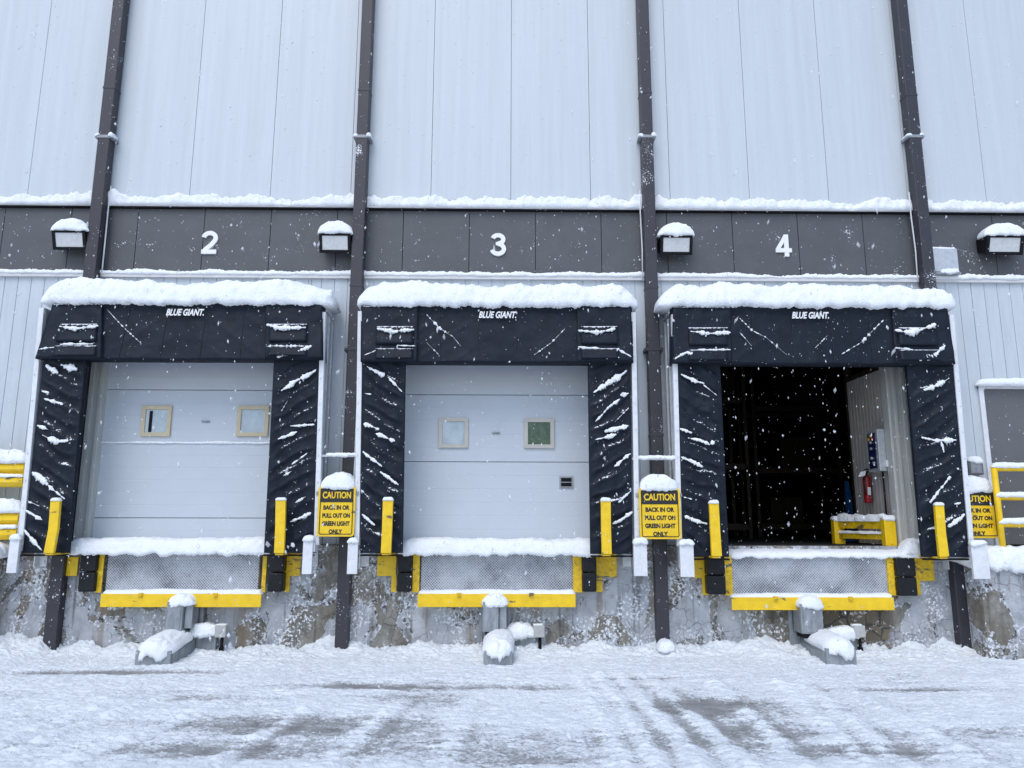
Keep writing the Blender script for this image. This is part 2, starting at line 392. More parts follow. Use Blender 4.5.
# ------------------------------------------------------------------ the ground
GZ = -0.13
g = MB(); g.box(-60, 60, -70, 14, GZ-.4, GZ)
m_road = mat('wet_icy_pavement', (.13, .13, .135), .45, vscale=26, bump=.8, bscale=45, col2=(.50, .51, .54), stretch=(1, 1.8, 1), dust=.10)
tag(g.build('road', m_road), kind='structure')
def ground_height(Xa, Ya):
    """vectorised height of the trodden snow above the pavement"""
    H = np.zeros_like(Xa)
    flat = Xa.ravel(), Ya.ravel()
    n1 = np.array([fbm(x*.9, y*2.2, 1, 5) for x, y in zip(*flat)]).reshape(Xa.shape)
    n2 = np.array([fbm(x*4.5, y*11, 5, 4) for x, y in zip(*flat)]).reshape(Xa.shape)
    n3 = np.array([fbm(x*17, y*30, 9, 3) for x, y in zip(*flat)]).reshape(Xa.shape)
    n4 = np.array([fbm(x*45, y*60, 3, 2) for x, y in zip(*flat)]).reshape(Xa.shape)
    H = .023 + .014*n1 + .011*n2 + .011*n3 + .006*n4
    def gz(u, v): q = atz(u, v, GZ); return q.x, q.y
    for (u, v, ru, rv, a) in [(110, 674, 75, .12, .034), (360, 688, 60, .16, .030), (300, 728, 85, .28, .026), (235, 700, 60, .14, .014), (100, 748, 110, .2, .014), (250, 755, 60, .2, .018),
                              (540, 690, 60, .15, .022), (520, 745, 70, .25, .014), (705, 708, 38, .42, .034), (740, 735, 50, .3, .028), (920, 692, 60, .10, .026), (850, 752, 80, .16, .016), (640, 680, 60, .08, .020), (420, 700, 30, .3, .016), (560, 762, 60, .2, .02), (960, 735, 60, .2, .010)]:
        x, y = gz(u, v); sxx = ru/74.
        H -= 1.15*a*np.exp(-((Xa-x)/sxx)**2-((Ya-y)/rv)**2)
    # wheel tracks: ridges and troughs curving toward the camera
    for (u0, v0, u1, v1, bend, a) in [(575, 672, 620, 768, .1, .016), (700, 676, 800, 768, .1, .014), (840, 690, 985, 768, .1, .014), (330, 700, 210, 768, -.1, .016), (130, 700, -60, 768, -.1, .014), (592, 672, 655, 768, .1, .020), (612, 672, 700, 768, .1, .020), (640, 676, 745, 768, .12, .016), (790, 680, 905, 768, .1, .022), (770, 680, 868, 768, .1, .018), (405, 700, 330, 768, -.1, .018), (470, 700, 440, 768, 0, .012), (200, 690, 20, 750, -.1, .014), (240, 700, 60, 768, -.1, .014)]:
        xa, ya = gz(u0, v0); xb, yb = gz(u1, v1)
        t = np.clip((Ya-ya)/(yb-ya), 0, 1.3)
        xc = xa+(xb-xa)*t+bend*t*(1-t)
        fade = np.clip((ya-Ya)/.25, 0, 1)
        brk = np.clip(.75+.9*n2+.5*n1, .1, 1.5)
        H += 1.05*a*fade*brk*np.exp(-((Xa-xc-.03*n1)/.075)**2) - .6*a*fade*brk*np.exp(-((Xa-xc-.14)/.06)**2)
    # bank along the foundation
    bank_w = .30+.09*np.sin(Xa*1.9+1)+.06*np.sin(Xa*4.3)
    d = np.clip(1-(-.02-Ya)/(bank_w*2.0), 0, 1)
    hb = .075+.02*np.sin(Xa*2.7+.5)+.015*np.sin(Xa*6.1)
    for (u, a, s_) in [(20, .17, .5), (62, -.05, .15), (155, .05, .3), (335, .11, .2), (498, .02, .25), (664, .08, .17), (1000, .06, .3), (940, .05, .2), (420, .04, .2), (600, .03, .2), (760, .05, .25)]:
        x = at(u, 640, -.1).x; hb = hb+.75*a*np.exp(-((Xa-x)/s_)**2)
    n5 = np.array([fbm(x*3.2, y*4, 15, 4) for x, y in zip(*flat)]).reshape(Xa.shape)
    H += hb*d**1.5*(1+.5*n5)+.035*d*n5+.022*d*n3+.008*d*n4
    H += .02*np.clip((-.02-Ya)/-1+1.0, 0, 1)
    return H
nxg, nyg = 900, 420
xs = np.linspace(-7.2, 7.2, nxg); ys = -5.0*(np.linspace(0, 1, nyg)**1.1)+.02
XA, YA = np.meshgrid(xs, ys, indexing='ij')
HH = ground_height(XA, YA)
m_tr = mat('trodden_snow', (.74, .75, .78), .6, var=.1, vscale=9, bump=.6, bscale=60, spec=.3, stretch=(1, 1.6, 1))
def slush_material():
    m = bpy.data.materials.new('thin_snow_over_pavement'); m.use_nodes = True; n = m.node_tree.nodes; l = m.node_tree.links
    p = n['Principled BSDF']; p.inputs['Specular IOR Level'].default_value = .35
    at_ = n.new('ShaderNodeAttribute'); at_.attribute_name = 'depth'
    g_ = n.new('ShaderNodeNewGeometry')
    def nz(sc, d=6, st=(1, 1, 1)):
        mp = n.new('ShaderNodeMapping'); mp.inputs['Scale'].default_value = st; l.new(g_.outputs['Position'], mp.inputs[0])
        t = n.new('ShaderNodeTexNoise'); t.inputs['Scale'].default_value = sc; t.inputs['Detail'].default_value = d; t.inputs['Roughness'].default_value = .65; l.new(mp.outputs[0], t.inputs['Vector']); return t.outputs['Fac']
    def mm(op, a, b):
        x = n.new('ShaderNodeMath'); x.operation = op
        for i, v in enumerate((a, b)):
            if isinstance(v, (int, float)): x.inputs[i].default_value = v
            else: l.new(v, x.inputs[i])
        return x.outputs[0]
    f = mm('ADD', at_.outputs['Fac'], mm('MULTIPLY', mm('SUBTRACT', nz(40, 6, (1, 1.3, 1)), .5), .060))
    mr = n.new('ShaderNodeMapRange'); mr.inputs['From Min'].default_value = -.006; mr.inputs['From Max'].default_value = .012; l.new(f, mr.inputs['Value'])
    wet = n.new('ShaderNodeValToRGB'); wet.color_ramp.elements[0].position = .35; wet.color_ramp.elements[1].position = .65
    wet.color_ramp.elements[0].color = (.20, .198, .195, 1); wet.color_ramp.elements[1].color = (.42, .42, .42, 1); l.new(nz(7, 9), wet.inputs[0])
    sn = n.new('ShaderNodeValToRGB'); sn.color_ramp.elements[0].position = .3; sn.color_ramp.elements[1].position = .7
    sn.color_ramp.elements[0].color = (.72, .76, .79, 1); sn.color_ramp.elements[1].color = (.85, .885, .90, 1); l.new(nz(5, 8), sn.inputs[0])
    x = n.new('ShaderNodeMix'); x.data_type = 'RGBA'; l.new(mr.outputs[0], x.inputs['Factor']); l.new(wet.outputs[0], x.inputs['A']); l.new(sn.outputs[0], x.inputs['B'])
    l.new(x.outputs['Result'], p.inputs['Base Color'])
    rr = n.new('ShaderNodeMapRange'); rr.inputs['To Min'].default_value = .35; rr.inputs['To Max'].default_value = .75; l.new(mr.outputs[0], rr.inputs['Value']); l.new(rr.outputs[0], p.inputs['Roughness'])
    bu = n.new('ShaderNodeBump'); bu.inputs['Strength'].default_value = .8; bu.inputs['Distance'].default_value = .02
    l.new(mm('ADD', nz(38, 7), mm('MULTIPLY', mr.outputs[0], .35)), bu.inputs['Height']); l.new(bu.outputs[0], p.inputs['Normal'])
    return m
HG = np.where(HH > 0, HH, HH*.12)+.006
o = grid_obj('snow_cover', np.stack([XA, YA, GZ+HG], 2), slush_material(), None)
at_ = o.data.attributes.new('depth', 'FLOAT', 'POINT'); at_.data.foreach_set('value', HH.reshape(-1).astype(np.float32))
tag(o, kind='structure')
# the rest of the yard: coarser snow around the camera
xs2 = np.linspace(-60, 60, 241); ys2 = np.linspace(-5.0, -70, 131)
XB, YB = np.meshgrid(xs2, ys2, indexing='ij')
HB = .012+.01*np.sin(XB*1.3+np.sin(YB))*np.cos(YB*.9)
o = grid_obj('snow_field', np.stack([XB, YB, GZ+HB], 2), bpy.data.materials['trodden_snow'], None); tag(o, kind='structure')
for nm, a, b in (('snow_field', -60, -7.2), ('snow_field', 7.2, 60)):
    XC, YC = np.meshgrid(np.linspace(a, b, 60), np.linspace(.0, -5.0, 20), indexing='ij')
    o = grid_obj(nm, np.stack([XC, YC, GZ+.02+.01*np.sin(XC*2)*np.cos(YC*2)], 2), bpy.data.materials['trodden_snow'], None); tag(o, kind='structure')

# ------------------------------------------------------------------ the warehouse
WH = thing('warehouse', 'large white panelled warehouse with dark grey band above three loading docks', 'warehouse', (0, 0, 0))
ZB0, ZB1 = 4.43, 5.32; XL, XR = -16, 16; ZT = 13
b = MB()
xseam = X(587, 60, 0); step = (X(818, 60, 0)-X(434, 60, 0))/5
xseam = X(434, 60, 0)
k0 = math.floor((XL-xseam)/step)
k = k0
while xseam+k*step < XR:
    a = xseam+k*step
    b.box(a+.0025, a+step-.0025, 0, .10, ZB1+.03, ZT, .002); k += 1
b.box(XL, XR, .06, .16, ZB1, ZT)
b.build('upper_cladding', m_wall, WH)
b = MB(); xs0 = X(202, 240, 0); st = (X(865, 240, 0)-X(202, 240, 0))/10
k = math.floor((XL-xs0)/st)
while xs0+k*st < XR:
    a = xs0+k*st; b.box(a+.004, a+st-.004, .03, .10, ZB0, ZB1+.02, .002); k += 1
b.box(XL, XR, .08, .16, ZB0, ZB1)
b.build('dark_band', m_band, WH)
for (z, h, pr, nm) in ((ZB1+.035, .022, .035, 'upper_flashing'), (ZB0-.012, .05, .045, 'lower_flashing')):
    b = MB(); b.box(XL, XR, -pr, .05, z-h/2, z+h/2, .003); b.build(nm, m_flash, WH)
zz = ZB1+.042
b = MB(); b.box(XL, XR, -.02, .04, ZB1+.008, ZB1+.0235); b.build('painted_shadow_line', m_dark, WH)  # black strip added as the shadow line below the flashing
spx = [-5.066, -1.768, 1.910, 5.405]
def zp(x): return sum(.05*math.exp(-((abs(x-s)-.14)/.07)**2) for s in spx)
snow('ledge_snow', -9, 9, .01, -.05, zz, .125, WH, res=.016, amp=2.2, droop=.012, label='snow along the ledge above the grey band', zprof=zp)
snow('ledge_snow', -9, 9, .03, -.055, ZB0+.010, .05, WH, res=.016, amp=2.2, droop=.012, label='thin snow along the ledge below the grey band')
# lower cladding with openings
FLO = 1.115
docks = {2: -3.66, 3: 0.0, 4: 3.70}
OW = 1.30; OT = 3.75
ops = [(c-OW, c+OW) for c in docks.values()]
mdx0 = X(990, 460, 0)
ops.append((mdx0, mdx0+1.0))
b = MB(); pitch = .165; x = XL
def strip(x0, x1, z0, z1):
    if x1-x0 < .01: return
    b.box(x0+.0025, x1-.0025, 0, .06, z0, z1, .004); b.box(x0, x1, .012, .10, z0, z1)
xx = -9.0
cuts = sorted([-9, 9]+[v for o_ in ops for v in o_])
while xx < 9:
    x1 = xx+pitch
    segs = [(xx, x1, FLO, ZB0-.03)]
    for (a, c) in ops:
        top = OT if c-a > 2 else 3.05
        ns = []
        for (p, q, z0, z1) in segs:
            if q <= a or p >= c: ns.append((p, q, z0, z1)); continue
            if p < a: ns.append((p, a, z0, z1))
            if q > c: ns.append((c, q, z0, z1))
            ns.append((max(p, a), min(q, c), top, z1))
        segs = ns
    for s_ in segs: strip(*s_)
    xx = x1
b.box(XL, -9, 0, .1, FLO, ZB0-.03); b.box(9, XR, 0, .1, FLO, ZB0-.03)
b.build('lower_cladding', m_wall2, WH)
# foundation
b = MB(); b.box(XL, XR, -.05, .12, GZ-.3, FLO-.003); b.build('foundation_wall', m_conc, WH)
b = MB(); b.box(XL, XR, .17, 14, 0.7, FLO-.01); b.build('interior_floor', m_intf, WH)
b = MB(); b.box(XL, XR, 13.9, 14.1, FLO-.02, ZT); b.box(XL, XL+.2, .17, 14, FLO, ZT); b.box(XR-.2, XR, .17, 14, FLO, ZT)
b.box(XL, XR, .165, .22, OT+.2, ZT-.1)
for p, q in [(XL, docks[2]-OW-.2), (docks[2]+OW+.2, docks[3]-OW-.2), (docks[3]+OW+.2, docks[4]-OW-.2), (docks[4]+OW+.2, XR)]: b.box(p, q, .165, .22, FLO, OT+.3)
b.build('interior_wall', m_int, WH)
b = MB(); b.box(XL-.1, XR+.1, -.02, 14.1, ZT, ZT+.2); b.build('roof', m_flash, WH)

# door frames (jambs) ---------------------------------------------------
for n_, c in docks.items():
    b = MB()
    for s in (-1, 1):
        e = c+s*OW
        inw = .0 if n_ != 4 else .23
        for (a0, a1, y0, y1) in ((-.20, .11, -.035, .12), (-.15, -.10, -.06, -.03), (-.02, .03, -.055, .10), (.10, .145, -.055, .10)):
            xa, xb = sorted((e+s*(-a0), e-s*a1)); b.box(xa, xb, y0, y1, FLO, OT, .005)
        if n_ == 4:
            for (a0, a1, y0, y1) in ((.1455, .175, .02, .16),):
                xa, xb = sorted((e-s*a0, e-s*a1)); b.box(xa, xb, y0, y1, FLO, OT, .005)
    b.box(c-OW-.05, c+OW+.05, -.03, .12, OT-.12, OT+.05, .005)
    b.build('door_frame', m_jamb, WH)

def dock_door(n_, lines, wins, handle, vent=None, snowline=None):
    c = docks[n_]; Y = .06
    zt = OT
    zl = sorted([Z(c*85+504, v, Y) for v in lines])
    edges = [FLO+.01]+zl+[zt]
    b = MB(); nsub = 0
    for i in range(len(edges)-1):
        z0, z1 = edges[i]+.004, edges[i+1]-.004
        k_ = max(1, round((z1-z0)/.155)); hh = (z1-z0)/k_
        b.box(c-OW, c+OW, Y, Y+.05, z0, z1, .004)
        for j in range(k_):
            b.box(c-OW+.01, c+OW-.01, Y-.0016, Y+.02, z0+j*hh+.0035, z0+(j+1)*hh-.0035, .0015)
    b.box(c-OW, c+OW, Y+.03, Y+.08, FLO, zt)
    d = b.build('dock_door', m_door, WH, label='closed white sectional dock door under number %d' % n_)
    for (u0, u1, v0, v1, mf, mp_) in wins:
        p, q = at(u0, v1, Y), at(u1, v0, Y); t = .048
        b = MB()
        b.box(p.x, q.x, Y-.03, Y, p.z, p.z+t, .004); b.box(p.x, q.x, Y-.03, Y, q.z-t, q.z, .004)
        b.box(p.x, p.x+t, Y-.028, Y, p.z+t-.004, q.z-t+.004, .004); b.box(q.x-t, q.x, Y-.028, Y, p.z+t-.004, q.z-t+.004, .004)
        for bx in (p.x+t/2, (p.x+q.x)/2, q.x-t/2):
            for bz in (p.z+t/2, q.z-t/2): b.tube([(bx, Y-.029, bz), (bx, Y-.034, bz)], .006, 6)
        b.build('window_frame', mf, d)
        b = MB(); b.box(p.x+t-.006, q.x-t+.006, Y-.012, Y-.004, p.z+t-.006, q.z-t+.006)
        b.build('window_pane', mp_, d, label='pane with painted dark green reflection' if mp_ is m_paneg else None)
    hx, hz = at(handle[0], handle[1], Y).x, at(handle[0], handle[1], Y).z
    b = MB(); b.box(hx-.05, hx+.05, Y-.018, Y-.003, hz-.012, hz+.012, .004); b.box(hx-.03, hx+.03, Y-.03, Y-.016, hz-.005, hz+.005, .002); b.build('handle', m_galvd, d)
    if vent:
        p, q = at(vent[0], vent[3], Y), at(vent[1], vent[2], Y)
        b = MB(); t = .018
        b.box(p.x, q.x, Y-.02, Y-.002, p.z, p.z+t, .003); b.box(p.x, q.x, Y-.02, Y-.002, q.z-t, q.z, .003); b.box(p.x, p.x+t, Y-.019, Y-.002, p.z, q.z); b.box(q.x-t, q.x, Y-.019, Y-.002, p.z, q.z)
        b.box(p.x, q.x, Y-.017, Y-.004, (p.z+q.z)/2-.005, (p.z+q.z)/2+.005)
        b.build('vent_frame', m_galvd, d)
        b = MB(); b.box(p.x+.01, q.x-.01, Y-.008, Y-.002, p.z+.01, q.z-.01); b.build('vent_opening', m_dark, d)
    if snowline:
        zs = Z(c*85+504, snowline, Y); snow('snow_line', c-OW+.08, c+OW-.08, Y+.004, Y-.018, zs-.004, .02, d, res=.015, amp=2.2, droop=.01)
    return d
dd2 = dock_door(2, (518, 443, 390), [(140.6, 173, 406, 436.5, m_beige, m_pane), (236.5, 270, 406, 436.5, m_beige, m_pane)], (206, 421.5), snowline=443)
b = MB(); p = at(148, 432, .045); q = at(153, 411, .045); b.box(p.x, q.x, .042, .0475, p.z, q.z); b.build('window_strip', m_dark, dd2)
dd3 = dock_door(3, (462, 395), [(438.5, 468.5, 418, 448, m_beige2, m_pane), (524, 554, 418.6, 448.5, m_beige2, m_paneg)], (496, 433), vent=(559.5, 573, 476.6, 488))

# personnel door on the right
zt = Z(1000, 389, 0); dx1 = mdx0+1.0
b = MB(); b.box(mdx0-.06, mdx0+.0, -.03, .1, FLO, zt+.05, .004); b.box(dx1, dx1+.06, -.03, .1, FLO, zt+.05, .004); b.box(mdx0-.06, dx1+.06, -.032, .1, zt, zt+.06, .004)
b.box(mdx0-.02, dx1+.02, .0, .10, zt+.02, 3.1)
pdf = b.build('entry_door_frame', m_white, WH)
b = MB(); b.box(mdx0, dx1, .02, .07, FLO+.02, zt, .003); d = b.build('entry_door', m_ment, WH)
b = MB(); b.tube([(dx1-.08, .02, 2.1), (dx1-.08, -.03, 2.1), (dx1-.2, -.04, 2.1)], .012, 8); b.build('door_handle', m_galv, d)
b = MB(); b.prismx([(.0, zt+.03), (-.08, zt+.02), (-.08, zt+.035), (.0, zt+.06)], mdx0-.09, dx1+.14); b.build('drip_hood', m_white, WH)
snow('door_hood_snow', mdx0-.10, dx1+.15, 0, -.10, zt+.035, .085, WH, droop=.02)

# ------------------------------------------------------------------ wall numbers
def numeral(n_, cx, y, cz, h, w_):
    """thick cut-out numeral built from stroke outlines; unit box -.5...5 x -.5...5"""
    b = MB(); T = .27
    def stroke(path, k, tw=T):
        L_, R_ = [], []
        P_ = [Vector((p_[0]*w_, 0, p_[1]*h)) for p_ in path]
        for i, p_ in enumerate(P_):
            d = (P_[min(i+1, len(P_)-1)]-P_[max(i-1, 0)]).normalized(); q_ = Vector((-d.z, 0, d.x))*tw*w_/2
            if 0 < i < len(P_)-1:
                d0 = (p_-P_[i-1]).normalized(); c_ = max(.5, d0.dot(d)); q_ = q_/c_
            L_.append(p_+q_); R_.append(p_-q_)
        b.prism([(cx+v.x, cz+v.z) for v in L_+R_[::-1]], y-.022-.0012*k, y)
    def arc(x_, z_, rx, rz, a0, a1, n=14): return [(x_+rx*math.cos(math.radians(a0+(a1-a0)*i/n)), z_+rz*math.sin(math.radians(a0+(a1-a0)*i/n))) for i in range(n+1)]
    if n_ == 2:
        stroke(arc(0, .20, .37, .23, 172, -30, 16)+[(.12, -.10), (-.20, -.30), (-.33, -.43)], 0); stroke([(-.46, -.42), (.46, -.42)], 1, .27)
    elif n_ == 3:
        stroke(arc(0, .235, .33, .19, 165, -90), 0); stroke(arc(0, -.20, .37, .225, 90, -168), 1); stroke([(-.14, .035), (.03, .035)], 2, .2)
    else:
        stroke([(.18, .5), (.18, -.5)], 0, .28); stroke([(-.5, -.22), (.5, -.22)], 1, .26); stroke([(.14, .42), (-.40, -.20)], 2, .24)
    return b.build('dock_number', m_num)
for n_, (u, v) in {2: (210, 243), 3: (498, 245), 4: (783, 246)}.items():
    p = at(u, v, .03)
    nw = {2: 'white numeral two on the dark band above the left dock', 3: 'white numeral three on the dark band above the middle dock', 4: 'white numeral four on the dark band above the open right dock'}[n_]
    t = numeral(n_, p.x, .029, p.z, .295, .205)
    tag(t, nw, 'number')

# ------------------------------------------------------------------ downspouts
def spout(i, zlo_v, label, cable=0):
    x = spx[i]; s = .075
    t = thing('downspout', label, 'downspout', (x, -.1, 0), 'dark downspouts down the facade')
    zlo = Z(x*88+504, zlo_v, -.12) if i == 2 else GZ-.05
    b = MB(); b.box(x-s, x+s, -.165, -.02, zlo, ZT-.3, .012)
    for zj in (2.4, 4.25, 6.9, 9.9): b.box(x-s-.004, x+s+.004, -.169, -.016, zj, zj+.03, .003)
    b.build('pipe', m_spout, t)
    for v in (138, 350):
        z = Z(x*80+504, v, -.12)
        b = MB(); b.box(x-s-.035, x+s+.035, -.172, .0, z-.02, z+.02, .004); k_ = b.build('strap', m_galvd if v < 200 else m_spout, t)
        if v < 200:
            snow('snow_cap', x-s-.045, x-s+.03, -.02, -.185, z+.015, .03, k_, res=.01, amp=1.5)
            snow('snow_cap', x+s-.03, x+s+.045, -.02, -.185, z+.015, .045, k_, res=.01, amp=1.5)
    if cable:
        xc = x+cable*(s+.02)
        b = MB(); b.tube([(xc, -.05, 4.4), (xc+.005, -.06, 4.8), (xc-.004, -.05, 5.3), (xc, -.05, 5.6)], .009, 8); b.build('ice_glazed_cable', m_white, t)
    if i == 2:
      b = MB(); b.prismx([(-.02, zlo+.01), (-.165, zlo+.01), (-.30, zlo-.07), (-.28, zlo-.10), (-.14, zlo-.04), (-.02, zlo-.04)], x-s+.005, x+s-.005, .006); b.build('elbow', m_spout, t)
    if i == 2: snow('snow_cap', x-s-.02, x+s+.03, -.14, -.34, zlo-.06, .10, t, slope=-.03, res=.012)
    return t
spout(0, 640, 'leftmost dark downspout, passing behind the fabric of the number 2 dock', 1)
spout(1, 640, 'dark downspout between the docks numbered 2 and 3', 0)
spout(2, 640, 'dark downspout between the docks numbered 3 and 4, snow on its elbow', -1)
spout(3, 640, 'rightmost dark downspout, beside the small white box on the band', -1)

# ------------------------------------------------------------------ flood lamps
def lamp(u0, u1, vt, vb, label):
    Y = -.20; p, q = at(u0, vb, Y), at(u1, vt, Y); x0, x1, z0, z1 = p.x, q.x, p.z, q.z
    t = thing('wall_lamp', label, 'lamp', ((x0+x1)/2, .03, (z0+z1)/2), 'snow-capped wall lamps on the dark band')
    b = MB(); b.prismx([(.03, z0+.07), (-.06, z0+.04), (Y+.07, z0-.012), (Y-.01, z1), (-.12, z1+.03), (.03, z1+.03)], x0, x1, .012); b.build('housing', m_dark, t)
    # lens frame and tilted lens
    n_ = Vector((0, -(z1-z0), -.07)).normalized()
    def pt(a, c, off): # a across 0..1, c up 0..1
        return Vector((x0+(x1-x0)*a, Y+.07-.07*c, z0+(z1-z0)*c))+n_*off
    b = MB()
    for (a0, a1, c0, c1) in ((-.02, 1.02, -.05, .12), (-.02, 1.02, .90, 1.02), (-.02, .075, .12, .90), (.925, 1.02, .12, .90)):
        vs = [pt(a, c, o_) for o_ in (0, .018) for a, c in ((a0, c0), (a1, c0), (a1, c1), (a0, c1))]
        bv = [b.bm.verts.new(v) for v in vs]
        for f in ((0, 1, 2, 3), (4, 5, 6, 7), (0, 1, 5, 4), (1, 2, 6, 5), (2, 3, 7, 6), (3, 0, 4, 7)): b.bm.faces.new([bv[k_] for k_ in f])
    b.build('lens_frame', m_dark, t)
    b = MB()
    bv = [b.bm.verts.new(pt(a, c, o_)) for o_ in (.001, .009) for a, c in ((.07, .1), (.93, .1), (.93, .9), (.07, .9))]
    for f in ((0, 1, 2, 3), (4, 5, 6, 7), (0, 1, 5, 4), (1, 2, 6, 5), (2, 3, 7, 6), (3, 0, 4, 7)): b.bm.faces.new([bv[k_] for k_ in f])
    b.build('lens', m_lens, t)
    snow('snow_cap', x0-.035, x1+.035, .0, Y-.045, z1+.012, .175, t, res=.013, droop=.03, ends=.8, amp=.7)
lamp(51, 85, 231, 247, 'flood lamp near the left edge, left of the leftmost downspout')
lamp(319, 350, 234, 250, 'flood lamp between the wall number 2 and the downspout to its right')
lamp(661.5, 692, 236, 252, 'flood lamp between the wall number 4 and the downspout to its left')
lamp(989, 1023, 236, 252, 'flood lamp near the right edge, right of the small white box')
# small white box on band
p, q = at(933, 272, -.10), at(956, 249, -.10)
t = thing('service_box', 'small pale metal box with snow on its rim beside the rightmost downspout', 'box', ((p.x+q.x)/2, 0, p.z))
b = MB(); b.box(p.x, q.x, -.12, .03, p.z, q.z, .008); b.build('housing', m_galv, t)
b = MB(); b.box(p.x+.01, q.x+.012, -.14, .02, p.z-.035, p.z-.012, .004); b.build('bottom_rim', m_galvd, t)
snow('snow_cap', p.x, q.x, .0, -.12, q.z-.005, .03, t, res=.01, amp=1.4)
snow('snow_cap', p.x+.08, q.x-.01, -.115, -.145, p.z-.012, .05, t, res=.01, amp=1.2)

# ------------------------------------------------------------------ dock shelters
FY = -.50     # curtain front plane
def bil(c4, s, t):   # c4: bl, br, tl, tr as (x,z)
    x = (c4[0][0]*(1-s)+c4[1][0]*s)*(1-t)+(c4[2][0]*(1-s)+c4[3][0]*s)*t
    z = (c4[0][1]*(1-s)+c4[1][1]*s)*(1-t)+(c4[2][1]*(1-s)+c4[3][1]*s)*t
    return x, z
def slab(name, c4, yfun, back, m_, parent, nx, nz, label=None):
    """closed cloth-covered body: displaced front grid, edges returned to y=back(t)"""
    P = np.zeros((nx+3, nz+3, 3))
    for i in range(nx+3):
        s = min(max((i-1)/nx, 0), 1)
        for j in range(nz+3):
            t = min(max((j-1)/nz, 0), 1); x, z = bil(c4, s, t)
            y = yfun(x, z, s, t)
            if i in (0, nx+2) or j in (0, nz+2): y = back
            P[i, j] = (x, y, z)
    def ex_(idx): return [[int(idx[0, 0]), int(idx[0, -1]), int(idx[-1, -1]), int(idx[-1, 0])]]
    return grid_obj(name, P, m_, parent, extra=ex_, label=label)
def side_curtain(px, side, parent, seed, streaks, crop):
    """px: pixel corners ((outer,inner) top v, (outer,inner) bottom v)"""
    (u0, u1, vt), (u2, u3, vb) = px
    a, c, e, f = at(u2, vb, FY), at(u3, vb, FY), at(u0, vt, FY), at(u1, vt, FY)
    c4 = [(a.x, a.z), (c.x, c.z), (e.x, e.z), (f.x, f.z)]
    def yf(x, z, s, t):
        ph = z+side*-.55*x*1.0
        wv = .9*fbm(x*2, z*1.5+seed, seed, 3)
        r = math.sin((ph*2*math.pi/.31)+2.2*wv+seed)
        cre = (1-abs(r))**1.6
        wr = fbm(x*7, z*5, seed, 4)
        edge = min(1, min(s, 1-s)*6)*min(1, min(t, 1-t)*14)
        return FY-.004-(.026*cre+.018*wr+.010*r)*edge
    o_ = slab('side_curtain', c4, yf, FY+.05, m_black, parent, 34, 150)
    # hem strips
    for (p0, p1) in ((e, f), (a, c)): pass
    ox, oy = crop
    for pts, wd in streaks:
        patch('snow_patch', [(ox+x/2.844, oy+y/2.844) for x, y in pts], wd, FY-.035, o_)
    return o_
DS = {}
